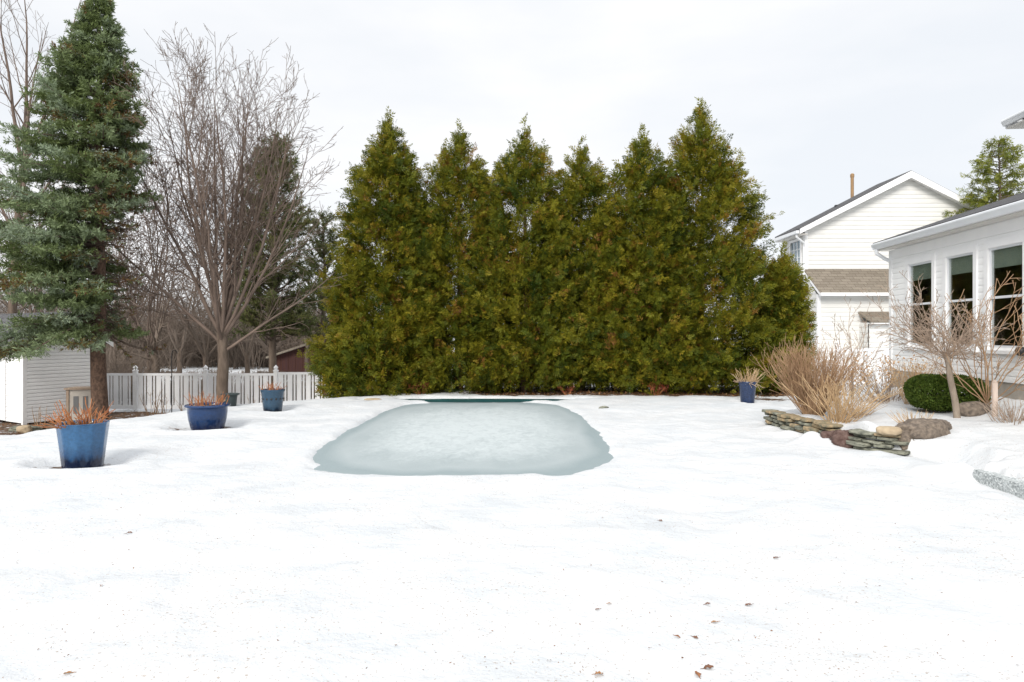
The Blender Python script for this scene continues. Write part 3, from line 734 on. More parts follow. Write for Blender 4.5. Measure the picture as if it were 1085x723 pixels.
# ------------------------------------------------------------------ bare trees
rng = np.random.default_rng(77)
mx_, my_ = PX(236, 17.4), 17.4
limbs = [(.3, .07, 6.7, 1), (1.2, .22, 6.4, .98), (2.6, .32, 6.2, 1), (3.2, .22, 6.5, .97), (4.2, .26, 6.3, 1), (5.5, .26, 6.3, .98), (-.1, .36, 6.3, 1), (.15, .56, 5.9, .95), (3.05, .50, 5.9, .95), (3.4, .72, 4.8, .88), (-.15, .72, 5.4, .92), (.05, 1.0, 3.7, .80), (1.6, .55, 5.2, .9), (4.8, .60, 5.0, .88), (.4, .2, 6.5, .93), (2.9, .1, 6.6, .95)]
bare_tree('maple_tree', 'many-stemmed bare maple rising behind the cobalt bowl pot', 'tree', mx_, my_, Hs(mx_, my_), 12, PZ(352, 17.4)-Hs(mx_, my_), .165, limbs, M['bark_grey'], M['twig_grey'], PMAPLE)
lx, ly = PX(6, 23), 23
limbs = [(0.2, .25, 6.5, 1.0), (1.8, .22, 7, 1.0), (3.4, .2, 6, 1), (5.5, .35, 5.5, .9), (.1, .55, 4.2, .75), (2.9, .5, 4.5, .7), (-.5, .42, 5.2, .82), (0.4, .6, 4.5, .6)]
bare_tree('bare_tree', 'tall bare grey tree behind the left side of the spruce', 'tree', lx, ly, Hs(lx, ly), 21, 8.2, .15, limbs, M['bark_grey'], M['twig_grey'], dict(PMAPLE, limb=.45, n=[1.3, 2.2, 2.8]), lean=(.6, 0))
GB = 'bare trees beyond the white picket fence'
def wild(label, px, d, hh, r, seed, nl, tilt, P=PWILD, tm='twig_far', th=1.5, lean=(0, 0)):
    rg = np.random.default_rng(seed); x = PX(px, d)
    L = [(rg.uniform(0, 2*PI), tilt*rg.uniform(.5, 1.3), (hh-th)*rg.uniform(.75, 1.1), rg.uniform(.7, 1)) for _ in range(nl)]
    bare_tree('bare_tree', label, 'tree', x, d, Hs(x, d), seed, th, r, L, M['bark_grey'], M[tm], P, GB, lean)
LO = dict(PWILD, lod=1, tip=.010, n=[1.5, 2.6, 2.6])
wild('low dark bare tree with wide crooked limbs beyond the fence, right of the spruce trunk', 168, 26, 4.6, .17, 31, 9, .95, th=1.9, lean=(-.2, 0))
wild('bare tree with forked trunk beyond the fence, just left of the maple trunk', 218, 29, 6.0, .14, 32, 7, .5)
wild('bare tree beyond the fence under the dark pine', 262, 31, 5.2, .13, 33, 7, .6, P=LO)
wild('bare tree beyond the fence in front of the maroon shed', 288, 34, 5.0, .12, 34, 7, .7, P=LO)
wild('thin bare tree behind the spruce trunk', 122, 31, 7.0, .13, 35, 8, .5, P=LO)
wild('bare tree at the far edge of the snow field between spruce and maple', 190, 40, 7.2, .15, 36, 8, .55, P=LO)
wild('pale thin bare tree behind the gap between the spruce and the maple', 158, 28, 9.4, .12, 37, 9, .5, P=dict(LO, limb=.34), tm='twig_grey')
wild('tall bare tree far behind the left shed', 40, 34, 10.0, .16, 38, 8, .4, P=LO)
wild('bare tree right of the pale thin one, far behind the maple', 240, 44, 7.6, .15, 39, 8, .55, P=LO)
wild('bare tree beside the small grey-green pine', 325, 38, 6.2, .12, 41, 7, .6, P=LO)
# far brushwood seen as one brown mass
rg = np.random.default_rng(9); out = []
for k in range(420):
    d = rg.uniform(44, 68) if k % 3 else rg.uniform(47, 52); px = rg.uniform(-40, 352); x = PX(px, d); z0 = -.75
    hh = rg.uniform(2.0, 6.0)
    for s in range(15):
        az = rg.uniform(0, 2*PI); tl = rg.uniform(.05, .8); dd = np.array([math.cos(az)*math.sin(tl), math.sin(az)*math.sin(tl), math.cos(tl)])
        q = [np.array([x+rg.normal()*.25, d+rg.normal()*.25, z0])]; L = hh*rg.uniform(.5, 1.05)
        for i in range(4):
            dd = dd+rg.normal(size=3)*.13; dd /= np.linalg.norm(dd); q.append(q[-1]+dd*L/4)
        out.append((q, np.linspace(.024, .009, 5), 3))
        for c in range(8):
            i = rg.integers(1, 4); p = q[i]+(q[i+1]-q[i])*rg.uniform(); cd = nrm(dd+rg.normal(size=3)*.6); cl = L*rg.uniform(.18, .42)
            out.append(([p, p+cd*cl*.5, p+nrm(cd+rg.normal(size=3)*.25)*cl], [.014, .011, .008], 3))
for k in range(520):
    d = rg.uniform(21.5, 40); px = rg.uniform(95, 350); x = PX(px, d); z0 = float(H(np.array([x]), np.array([d]))[0])
    low = px > 150
    hh = (rg.uniform(.5, .9) if d < 26 else rg.uniform(.15, .35)) if low else rg.uniform(.8, 2.6)
    for s in range(10):
        az = rg.uniform(0, 2*PI); tl = rg.uniform(.05, .9); dd = np.array([math.cos(az)*math.sin(tl), math.sin(az)*math.sin(tl), math.cos(tl)])
        q = [np.array([x+rg.normal()*.2, d+rg.normal()*.2, z0])]; L = hh*rg.uniform(.5, 1.05)
        for i in range(3):
            dd = dd+rg.normal(size=3)*.15; dd /= np.linalg.norm(dd); q.append(q[-1]+dd*L/3)
        out.append((q, np.linspace(.012, .006, 4), 3))
        for c in range(4):
            i = rg.integers(0, 3); p = q[i]+(q[i+1]-q[i])*rg.uniform(); cd = nrm(dd+rg.normal(size=3)*.6); cl = L*rg.uniform(.2, .45)
            out.append(([p, p+cd*cl*.5, p+nrm(cd+rg.normal(size=3)*.25)*cl], [.008, .007, .005], 3))
tag(tube_obj('brushwood', out, M['twig_far']), 'brown bare brushwood massed along the far edge of the snowy field', 'brushwood', kind='stuff')

# wispy evergreen behind the sunroom roof
def hemlock():
    rng = np.random.default_rng(14); y = 24.0; x = PX(1058, y); z = Hs(x, y)
    t = thing('hemlock_tree', 'thin yellow-green evergreen rising above the sunroom roof', 'tree', (x, y, z))
    h = PZ(146, y)-z; k = 10
    tube_obj('trunk', [([np.array([.05*math.sin(i), .03*math.cos(i), -.3+(h+.1)*i/k]) for i in range(k+1)], [.14*(1-i/k)+.012 for i in range(k+1)], 8)], M['bark_grey'], t)
    wood = []; C = []; D = []; T = []
    for q in range(250):
        u = (q+rng.uniform())/250; zz = 1.2+(h-1.3)*u; d = h-zz; az = rng.uniform(0, 2*PI); L = (.25+.62*d**.8)*rng.uniform(.6, 1.1); L = min(L, 2.6)
        el = rng.uniform(.1, .5); dd = np.array([math.cos(az)*math.cos(el), math.sin(az)*math.cos(el), math.sin(el)]); p = [np.array([0, 0, zz])]
        for i in range(5):
            dd = dd+rng.normal(size=3)*.07+np.array([0, 0, -.03]); dd /= np.linalg.norm(dd); p.append(p[-1]+dd*L/5)
        wood.append((p, np.linspace(.016, .004, 6), 4))
        for j in range(int(5+L*(27 if d > 2.2 else 14))):
            f = rng.uniform(.25, 1)*5; i = min(int(f), 4); C.append(p[i]+(p[i+1]-p[i])*(f-i)+rng.normal(size=3)*.03); D.append(nrm(dd+rng.normal(size=3)*.55-np.array([0, 0, .2]))); T.append(rng.uniform(.1, 1))
    C = np.array(C); D = np.array(D); T = np.array(T)
    vs = sprays(rng, C, D, rng.uniform(.12, .25, len(C)), 7, .15)
    tube_obj('branches', wood, M['bark_grey'], t); kite_obj('crown', vs, [T]*7, M['hemlock'], t)
hemlock()

# ------------------------------------------------------------------ picket fence
FY = 19.95
def fence():
    t = thing('picket_fence', 'white picket fence with pointed post caps behind the pots and arborvitae', 'fence', (0, FY, 0))
    sp = 2.12; x0 = -11.37-sp
    def gz(x): return float(np.interp(x, [-6, -1, 4, 8], [-.67, -.32, -.02, .08]))
    n = 13
    for k in range(n):
        x = x0+k*sp; z = gz(x)
        p = MB().box((x, 0, z+.55), (.115, .115, 1.30)).build('post', M['vinyl'], t, bevel=.006)
        MB().lathe([(.03, 1.19), (.085, 1.20), (.088, 1.225), (.05, 1.245), (.042, 1.262), (.068, 1.29), (.066, 1.315), (.035, 1.35), (.006, 1.385)], 12, (x, 0, z)).build('finial', M['vinyl'], p, smooth=True)
        if k == n-1: break
        m = MB(); xa, xb = x+.06, x+sp-.06; zz = (gz(x)+gz(x+sp))/2
        m.bx(xa, xb, -.028, .028, zz+1.06, zz+1.13); m.bx(xa, xb, -.028, .028, zz+.06, zz+.16)
        u = xa+.02; wide = True
        while u < xb-.05:
            wd = .14 if wide else .05
            m.bx(u, min(u+wd, xb-.004), -.011, .011, zz+.155, zz+1.065); u += wd+.043; wide = not wide
        m.build('fence_panel', M['vinyl'], t)
fence()

# ------------------------------------------------------------------ lap siding
def siding(mb, z0, z1, pitch, spans, to3, lip=.020):
    """spans(z)->list of (a,b); to3(u, out, z)->xyz"""
    z = z0
    while z < z1-1e-4:
        t = min(z+pitch, z1)
        e = .002
        sb = spans(z+e); st = spans(t-e)
        for (a, b), (c, d) in zip(sb, st):
            if b-a < .004 and d-c < .004: continue
            k_ = .6; zm = z+(t-z)*k_; am, bm_ = a+(c-a)*k_, b+(d-b)*k_
            mb.add([to3(a, lip, z), to3(b, lip, z), to3(bm_, lip*.9, zm), to3(am, lip*.9, zm), to3(d, .002, t), to3(c, .002, t), to3(a, 0, z), to3(b, 0, z)], [(0, 1, 2, 3), (3, 2, 4, 5), (6, 7, 1, 0)])
        z = t

def rectspans(x0, x1, holes):
    def f(z):
        cuts = sorted([(a, b) for (a, b, za, zb) in holes if za < z < zb]); out = []; u = x0
        for a, b in cuts: out.append((u, a)); u = b
        out.append((u, x1)); return out
    return f

def siding_rect(mb, x0, x1, z0, z1, pitch, holes, to3, lip=.012):
    # break the courses at the heads and sills so each course has matching spans
    br = sorted(set([z0, z1]+[z for h in holes for z in h[2:] if z0 < z < z1]))
    for a, b in zip(br[:-1], br[1:]):
        n = max(1, round((b-a)/pitch)); siding(mb, a, b, (b-a)/n, rectspans(x0, x1, holes), to3, lip)

# ------------------------------------------------------------------ near house (sunroom and main block)
def near_house():
    t = thing('white_house', 'white sided house with three dark sunroom windows at right edge', 'house', (8.19, 14.3, 0), R(-94.74))
    wins = [(.80, 1.68), (2.15, 2.97), (3.37, 4.21), (4.75, 5.6), (6.05, 6.9), (7.4, 8.2)]
    zs, zh = 1.43, 3.06
    holes = [(a, b, zs, zh) for a, b in wins]
    m = MB(); siding_rect(m, .09, 14, .88, 3.26, .115, holes, lambda u, o, z: (u, -o, z)); w_ = m.build('wall', M['siding'], t)
    m = MB(); siding_rect(m, .09, 2.85, .88, 3.6, .115, [], lambda u, o, z: (-o, u, z)); siding(m, 3.6, 4.4, .115, lambda z: [(.09+max(0, (z-3.6)/.315-.1), 2.85)], lambda u, o, z: (-o, u, z), .02); m.build('wall', M['siding'], t)
    m = MB(); m.bx(0.02, .10, -.022, .10, .80, 3.452); m.bx(-.022, .019, -.022, .10, .8, 3.452); m.build('corner_board', M['trim'], t)
    m = MB(); m.bx(.10, 14, -.026, .0, 3.26, 3.452); m.bx(.10, 14, -.034, -.027, 3.26, 3.285); m.build('frieze_board', M['trim'], t)
    m = MB(); m.bx(.01, 14, .005, .2, .2, .875); m.bx(.01, .2, .2, 2.85, .2, .875); m.build('foundation', M['found'], t)
    # interior shell
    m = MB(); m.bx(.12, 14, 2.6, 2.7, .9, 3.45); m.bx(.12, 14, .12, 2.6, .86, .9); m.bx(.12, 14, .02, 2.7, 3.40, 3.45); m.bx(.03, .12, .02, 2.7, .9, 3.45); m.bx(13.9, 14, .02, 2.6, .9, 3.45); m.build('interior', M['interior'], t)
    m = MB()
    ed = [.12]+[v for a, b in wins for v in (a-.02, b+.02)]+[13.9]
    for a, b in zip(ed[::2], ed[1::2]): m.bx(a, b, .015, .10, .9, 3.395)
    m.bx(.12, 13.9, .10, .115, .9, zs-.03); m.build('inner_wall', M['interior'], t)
    for a, b in wins:
        m = MB(); f = .10
        m.bx(a-f, a-.002, -.036, .05, zs-.04, zh+.002); m.bx(b+.002, b+f, -.036, .05, zs-.04, zh+.002); m.bx(a-f, b+f, -.036, .05, zh+.003, zh+.13); m.bx(a-f-.02, b+f+.02, -.055, .05, zs-.10, zs-.042)
        wf = m.build('window', M['trim'], t)
        m = MB(); s = .034; mid = 2.245
        m.bx(a+.001, a+s, .0, .045, zs-.038, zh); m.bx(b-s, b-.001, .0, .045, zs-.038, zh); m.bx(a+s, b-s, .0, .045, zh-s, zh); m.bx(a+s, b-s, .0, .045, zs-.038, zs+s); m.bx(a+s, b-s, -.004, .049, mid-.02, mid+.02)
        m.build('sash', M['gutter'], wf)
        m = MB(); m.bx(a+s, b-s, .018, .024, zs+s, mid-.02); m.bx(a+s, b-s, .018, .024, mid+.02, zh-s); m.build('pane', M['glass'], wf)
        m = MB(); m.bx(a+.03, b-.03, .050, .058, 2.73, zh+.02); m.build('shade', M['blind'], wf)
    # eave: soffit, gutter, roof
    m = MB()
    for k in range(2): m.bx(-.05, 14, -.24+k*.104, -.24+(k+1)*.104-.006, 3.455, 3.48)
    m.bx(-.05, 14, -.245, -.03, 3.482, 3.50); m.build('soffit', M['soffit'], t)
    g = [(-.56, 3.66), (-.575, 3.645), (-.575, 3.62), (-.55, 3.575), (-.53, 3.53), (-.46, 3.53), (-.46, 3.66), (-.47, 3.66), (-.47, 3.54), (-.525, 3.54), (-.545, 3.6), (-.56, 3.63)]
    g2 = [(y+.215, z-.05) for y, z in g]
    m = MB(); m.prism([(-.10, y, z) for y, z in g2], (14.1, 0, 0)); m.bx(-.105, -.099, -.355, -.246, 3.48, 3.605); m.build('gutter', M['gutter'], t)
    m = MB(); m.tube([(.02, -.30, 3.49), (.0, -.29, 3.40), (-.03, -.10, 3.28), (-.07, .10, 3.20), (-.075, .16, 3.10), (-.075, .16, .9), (-.16, .16, .8)], [.042]*7, 8); m.build('downspout', M['gutter'], t, smooth=True)
    s = .335
    m = MB(); m.prism([(-.13, -.31, 3.585), (-.13, 2.85, 3.585+3.16*s), (-.13, 2.85, 3.655+3.16*s), (-.13, -.31, 3.635)], (14.2, 0, 0)); m.build('roof', M['roof_dark'], t)
    m = MB(); m.prism([(-.12, -.245, 3.46), (-.12, 2.85, 3.46+3.09*s), (-.12, 2.85, 3.58+3.16*s), (-.12, -.245, 3.60)], (.115, 0, 0)); m.build('rake_board', M['trim'], t)
    # main two-storey block
    m = MB(); siding_rect(m, .25, 14, 4.3, 6.1, .115, [], lambda u, o, z: (u, 2.85-o, z)); siding_rect(m, 2.85, 9, .9, 6.1, .115, [], lambda u, o, z: (.25-o, u, z)); m.build('wall', M['siding'], t)
    m = MB(); m.bx(-.10, 14, 2.43, 9.4, 6.05, 6.08); m.build('soffit', M['soffit'], t)
    m = MB(); m.prism([(-.11, y+2.9, z+2.58) for y, z in g], (14.5, 0, 0)); m.bx(-.13, -.102, 2.43, 9.4, 6.07, 6.25); m.build('gutter', M['gutter'], t)
    m = MB(); m.add([(-.06, 2.46, 6.235), (14, 2.46, 6.235), (14, 9.5, 6.235), (-.06, 9.5, 6.235), (3, 5.95, 7.95), (14, 5.95, 7.95)], [(0, 1, 5, 4), (1, 2, 5), (2, 3, 4, 5), (3, 0, 4), (3, 2, 1, 0)]); m.build('roof', M['roof_dark'], t)
    m = MB(); m.bx(2.9, 3.35, -.012, .003, .62, .80); m.build('foundation_vent', M['black'], t)
near_house()

# ------------------------------------------------------------------ neighbour house
def neighbour():
    X0, Y0 = 10.96, 24.7
    t = thing('neighbour_house', 'white two-storey neighbour house with gable facing the yard and brown lower roof', 'house', (X0, Y0, 0))
    Wd = 7.54; hw = Wd/2; ze = 5.55; pk = 7.50; D = 1.9
    m = MB(); siding_rect(m, .08, Wd, 0, ze, .165, [], lambda u, o, z: (u, -o, z), .020)
    def sp(z):
        k = (z-ze)/(pk-ze); return [(hw*k, Wd-hw*k)]
    siding(m, ze, pk, .165, sp, lambda u, o, z: (u, -o, z), .020); m.build('gable_wall', M['siding_cream'], t)
    m = MB(); siding_rect(m, .08, D, 0, ze, .165, [(.35, 1.25, 3.95, 5.2)], lambda u, o, z: (-o, u, z), .020); m.build('side_wall', M['siding_cream'], t)
    m = MB(); siding_rect(m, 0, D, 0, ze, .165, [], lambda u, o, z: (Wd+o, u, z), .020); m.add([(0, D, 0), (Wd, D, 0), (Wd, D, ze), (hw, D, pk), (0, D, ze)], [(0, 1, 2, 3, 4)]); m.build('rear_wall', M['siding_cream'], t)
    m = MB(); m.bx(-.022, .10, -.022, .0, 0, 5.5); m.bx(-.022, .0, .001, .10, 0, 5.5); m.build('corner_board', M['trim'], t)
    s = (pk-ze)/hw; oh = .36
    th = .13
    m = MB()
    m.prism([(-oh, -.32, ze-oh*s+.06), (hw, -.32, pk+.06), (hw, -.32, pk+.06+th), (-oh, -.32, ze-oh*s+.06+th)], (0, D+.36, 0))
    m.prism([(hw, -.32, pk+.06), (Wd+oh, -.32, ze-oh*s+.06), (Wd+oh, -.32, ze-oh*s+.06+th), (hw, -.32, pk+.06+th)], (0, D+.36, 0)); m.build('roof', M['roof_dark'], t)
    m = MB(); q = .20
    m.prism([(-oh+.02, -.345, ze-oh*s-.02), (hw, -.345, pk+.075-q+.04), (hw, -.345, pk+.165), (-oh+.02, -.345, ze-oh*s+.16)], (0, .022, 0))
    m.prism([(hw+.001, -.345, pk+.075-q+.04), (Wd+oh, -.345, ze-oh*s-.02), (Wd+oh, -.345, ze-oh*s+.16), (hw+.001, -.345, pk+.165)], (0, .022, 0))
    m.prism([(-oh+.05, -.322, ze-oh*s-.01), (hw, -.322, pk-.0), (hw, -.322, pk+.05), (-oh+.05, -.322, ze-oh*s+.04)], (0, .30, 0))
    m.prism([(hw+.001, -.322, pk-.0), (Wd+oh, -.322, ze-oh*s-.01), (Wd+oh, -.322, ze-oh*s+.04), (hw+.001, -.322, pk+.05)], (0, .30, 0)); m.build('rake_board', M['trim'], t)
    m = MB(); m.bx(-oh, -.02, -.30, D, 5.33, 5.355); m.build('soffit', M['soffit'], t)
    m = MB(); m.bx(-oh-.11, -oh, -.33, D, 5.36, 5.47); m.tube([(-oh-.05, -.2, 5.36), (-oh-.05, -.2, 5.25), (-.07, -.1, 5.02), (-.07, -.05, 4.9), (-.07, -.05, .3)], [.04]*5, 8); m.build('gutter', M['gutter'], t)
    # side window
    m = MB(); m.bx(-.045, .03, .25, .348, 3.87, 5.3); m.bx(-.045, .03, 1.252, 1.35, 3.87, 5.3); m.bx(-.045, .03, .35, 1.25, 5.2, 5.3); m.bx(-.055, .03, .35, 1.25, 3.87, 3.948)
    for k in range(1, 3): m.bx(-.012, .012, .35+k*.3-.011, .35+k*.3+.011, 3.95, 5.2)
    for k in range(1, 4): m.bx(-.010, .010, .352, 1.248, 3.95+k*.3125-.011, 3.95+k*.3125+.011)
    wf = m.build('window', M['trim'], t); m = MB(); m.bx(.016, .02, .351, 1.249, 3.951, 5.199); m.build('pane', M['glass'], wf)
    m = MB(); m.bx(.05, .06, .3, 1.3, 3.9, 5.25); m.build('curtain', M['blind_blue'], wf)
    # one-storey bump with brown shed roof
    dp = 1.05
    m = MB(); siding_rect(m, .08, 7.4, 0, 3.08, .165, [], lambda u, o, z: (u, -dp-o, z), .020)
    sw = lambda z: [(-dp+.08 if z < 3.1 else -dp+.08+(z-3.1)*dp/.86, -.024)]
    siding(m, 0, 3.1, .1632, sw, lambda u, o, z: (-o, u, z), .020); siding(m, 3.1, 3.9, .16, sw, lambda u, o, z: (-o, u, z), .020); m.build('lower_wall', M['siding_cream'], t)
    m = MB(); m.bx(-.022, .08, -dp-.022, -dp, 0, 3.08); m.bx(-.022, .0, -dp+.001, -dp+.08, 0, 3.08); m.build('corner_board', M['trim'], t)
    m = MB(); m.prism([(-.06, -.018, 4.0), (-.06, -dp-.28, 3.08), (-.06, -dp-.28, 3.13), (-.06, -.018, 4.07)], (7.6, 0, 0)); m.build('lower_roof', M['roof_brown'], t)
    m = MB(); m.bx(-.06, 7.54, -dp-.36, -dp-.285, 3.0, 3.11); m.bx(-.02, 7.5, -dp-.28, -dp-.02, 3.0, 3.03); m.prism([(-.064, -.02, 3.9), (-.064, -dp-.28, 2.99), (-.064, -dp-.28, 3.1), (-.064, -.02, 4.01)], (.003, 0, 0)); m.build('fascia', M['trim'], t)
    # small bay with its own roof
    b0 = 1.42
    m = MB(); siding_rect(m, b0+.06, 4.5, 0, 2.02, .165, [], lambda u, o, z: (u, -dp-.62-o, z), .020); siding_rect(m, -dp-.6, -dp-.02, 0, 2.05, .165, [], lambda u, o, z: (b0+.06-o, u, z), .020); m.build('bay_wall', M['siding_cream'], t)
    m = MB(); m.prism([(b0, -dp-.018, 2.38), (b0, -dp-.85, 2.04), (b0, -dp-.85, 2.09), (b0, -dp-.018, 2.45)], (3.2, 0, 0)); m.build('bay_roof', M['roof_brown'], t)
    m = MB(); m.bx(b0+.02, b0+3.18, -dp-.84, -dp-.64, 2.0, 2.035); m.build('fascia', M['trim'], t)
    # vents on the roof
    xp = PX(903, 27)-X0; zp = PZ(210, 27)-.35
    m = MB(); m.lathe([(.062, zp), (.062, PZ(188, 27)), (.078, PZ(188, 27)+.002), (.078, PZ(185, 27)), (.04, PZ(184, 27))], 12, (xp, 2.3, 0)); m.build('vent_pipe', M['copper'], t, smooth=True)
    xq = PX(888, 26)-X0; m = MB(); m.lathe([(.12, PZ(222, 26)-.2), (.12, PZ(220, 26)), (.15, PZ(219.5, 26)), (.13, PZ(217.5, 26))], 12, (xq, 1.3, 0)); m.build('roof_vent', M['black'], t, smooth=True)
M['blind_blue'] = mat('blue_curtain', (.45, .55, .66), (.38, .48, .60), scale=4, rough=.8)
neighbour()

# ------------------------------------------------------------------ shed
def shed():
    zb = -.70
    t = thing('garden_shed', 'white sided garden shed half hidden under the spruce branches', 'shed', (-12.57, 17.0, zb), math.atan2(.86, .51))
    Wd, D, hw_, pk = 2.0, 3.6, 2.16, 2.86
    m = MB(); siding_rect(m, .07, Wd-.07, .05, hw_, .098, [], lambda u, o, z: (u, -o, z), .024)
    siding(m, hw_, pk, .098, lambda z: [((z-hw_)/(pk-hw_)*Wd/2, Wd-(z-hw_)/(pk-hw_)*Wd/2)], lambda u, o, z: (u, -o, z), .024); m.build('gable_wall', M['siding_shed'], t)
    m = MB(); siding_rect(m, .07, D, .05, hw_, .098, [(.92, 2.4, 0, 2.0)], lambda u, o, z: (-o, u, z), .024); m.build('front_wall', M['siding_shed'], t)
    m = MB(); m.bx(.01, Wd, D-.05, D, 0, hw_); m.bx(Wd-.05, Wd, .01, D-.05, 0, hw_); m.build('rear_wall', M['siding_shed'], t)
    m = MB(); m.bx(-.022, .075, -.022, 0, 0, hw_); m.bx(-.022, 0, .001, .075, 0, hw_); m.build('corner_board', M['trim'], t); m = MB(); m.bx(Wd-.07, Wd+.022, -.022, 0, 0, hw_); m.bx(Wd+.001, Wd+.022, .001, .07, 0, hw_); m.build('corner_board', M['trim'], t)
    d = MB().bx(-.012, .03, .93, 2.39, .06, 1.99); 
    for y in (.93, 2.29): d.bx(-.03, -.013, y, y+.10, .06, 1.99)
    for z in (.06, 1.0, 1.9): d.bx(-.028, -.013, 1.031, 2.289, z, z+.09)
    dr = d.build('door', M['trim'], t)
    MB().bx(-.045, -.031, .93, 1.08, 1.70, 1.78).build('hinge', M['black'], dr)
    s = (pk-hw_)/(Wd/2); oh = .16
    m = MB()
    m.prism([(-oh, -.15, hw_-oh*s+.02), (Wd/2, -.15, pk+.02), (Wd/2, -.15, pk+.09), (-oh, -.15, hw_-oh*s+.09)], (0, D+.3, 0))
    m.prism([(Wd/2, -.15, pk+.02), (Wd+oh, -.15, hw_-oh*s+.02), (Wd+oh, -.15, hw_-oh*s+.09), (Wd/2, -.15, pk+.09)], (0, D+.3, 0)); m.build('roof', M['roof_dark'], t)
    m = MB()
    m.prism([(-oh, -.17, hw_-oh*s-.07), (Wd/2, -.17, pk-.07), (Wd/2, -.17, pk+.06), (-oh, -.17, hw_-oh*s+.06)], (0, .018, 0))
    m.prism([(Wd/2+.001, -.17, pk-.07), (Wd+oh, -.17, hw_-oh*s-.07), (Wd+oh, -.17, hw_-oh*s+.06), (Wd/2+.001, -.17, pk+.06)], (0, .018, 0)); m.build('rake_board', M['trim'], t)
M['siding_shed'] = mat('shed_siding', (.88, .88, .88), (.83, .835, .84), scale=1.5, rough=.5, spec=.3)
shed()

# wooden box by the shed
bx_, by_ = PX(90, 16.7), 16.7; bz = Hs(bx_, by_)
t = thing('wooden_box', 'weathered wooden box with beige slotted front between shed and spruce trunk', 'garden box', (bx_, by_, bz), R(8))
hh = PZ(411, 16.7)-bz
for x in (-.30, .30):
    for y in (-.2, .2): MB().bx(x-.03, x+.03, y-.03, y+.03, -.05, hh-.03).build('post', M['wood_tan'], t)
MB().bx(-.37, .37, -.26, .26, hh-.029, hh+.012).build('lid', M['wood_tan'], t)
fp = MB().bx(-.269, .269, -.205, -.185, .05, hh-.032).build('front_panel', M['beige'], t)
for x in (-.11, .11): MB().bx(x-.06, x+.06, -.212, -.206, hh*.35, hh*.8).build('slot', M['greyp'], fp)
MB().bx(-.268, .268, -.184, .20, .02, hh-.035).build('box_body', M['wood_tan'], t)

# maroon shed far behind
t = thing('maroon_shed', 'dark maroon board shed behind the bare trees', 'shed', (PX(290, 40), 40, -1.2))
m = MB(); wz = PZ(378, 40)+1.2; k = 0
while k < 40:
    xa = k*.22; sl_ = .33
    f = lambda x: wz+min(x, 8.8-x)*sl_
    m.prism([(xa, -.02*(k % 2), 0), (xa+.215, -.02*(k % 2), 0), (xa+.215, -.02*(k % 2), f(xa+.215)), (xa, -.02*(k % 2), f(xa))], (0, .06, 0)); k += 1
m.bx(0, .1, .07, 7, 0, wz); m.bx(8.7, 8.8, .07, 7, 0, wz); m.build('wall', M['maroon'], t)
m = MB()
m.prism([(-.35, -.4, wz-.35*sl_), (4.4, -.4, wz+4.4*sl_), (4.4, -.4, wz+4.4*sl_+.12), (-.35, -.4, wz-.35*sl_+.12)], (0, 7.6, 0)); m.prism([(4.4, -.4, wz+4.4*sl_), (9.15, -.4, wz-.35*sl_), (9.15, -.4, wz-.35*sl_+.12), (4.4, -.4, wz+4.4*sl_+.12)], (0, 7.6, 0)); m.build('roof', M['roof_brown'], t)

# ------------------------------------------------------------------ planters
def stems(parent, seed, n, r0, h, mat_, tilt=.5, thick=.006, z=0, name='dead_stems', tw=1.2):
    rng = np.random.default_rng(seed); out = []
    for k in range(n):
        az = rng.uniform(0, 2*PI); rr_ = r0*math.sqrt(rng.uniform()); p = np.array([math.cos(az)*rr_, math.sin(az)*rr_, z-.02]); tl = tilt*rng.uniform(.1, 1)*(.4+rr_/r0)
        d = np.array([math.cos(az)*math.sin(tl), math.sin(az)*math.sin(tl), math.cos(tl)]); L = h*rng.uniform(.45, 1.1); q = [p]
        for i in range(4): d = d+rng.normal(size=3)*.13; d /= np.linalg.norm(d); q.append(q[-1]+d*L/4)
        tk = thick*rng.uniform(.6, 1.3); out.append((q, np.linspace(tk, tk*.5, 5), 5))
        for j in range(rng.poisson(tw)):
            i = rng.integers(1, 4); c = nrm(d+rng.normal(size=3)*.6); out.append(([q[i], q[i]+c*L*.2, q[i]+c*L*.36+np.array([0, 0, .01])], [tk*.6, tk*.5, tk*.35], 4))
    return tube_obj(name, out, mat_, parent)

def planter(i, label, prof, glaze, n=48, mod=None, rim=None, rimmat=None, rot=0):
    x, y, _ = POTS[i]; z = Hs(x, y)-.012
    t = thing('planter_pot', label, 'planter', (x, y, z), rot, 'glazed planters on the snowy lawn')
    m = MB(); m.lathe(prof, n, mod=mod); b = m.build('pot', glaze, t, smooth=True)
    top = max(p[1] for p in prof); ri = [p[0] for p in prof if p[1] == top][-1]
    if rim: MB().lathe(rim, n, mod=None).build('rim', rimmat, b, smooth=True)
    MB().lathe([(ri*.96, top-.06), (ri*.7, top-.035), (ri*.05, top-.02)], 24).build('soil', M['potsoil'], t, smooth=True)
    return t, top, b
# tall fluted pot
p = [(.0, .0), (.20, 0), (.225, .012), (.232, .05), (.255, .25), (.279, .45), (.290, .54), (.296, .585), (.296, .598), (.290, .603), (.281, .60), (.275, .585), (.268, .54)]
t, tp, b = planter(0, 'tall bright blue fluted pot with orange dead stems, nearest on the lawn', p, M['glaze1'], 72, lambda a, z: 1-.045*abs(math.sin(a*5))**.8*(.02 < z < .595))
stems(t, 3, 46, .25, .36, M['twig_red'], 1.0, .008, .56); stems(t, 4, 10, .2, .16, M['straw'], 1.2, .006, .56, 'dry_leaves')
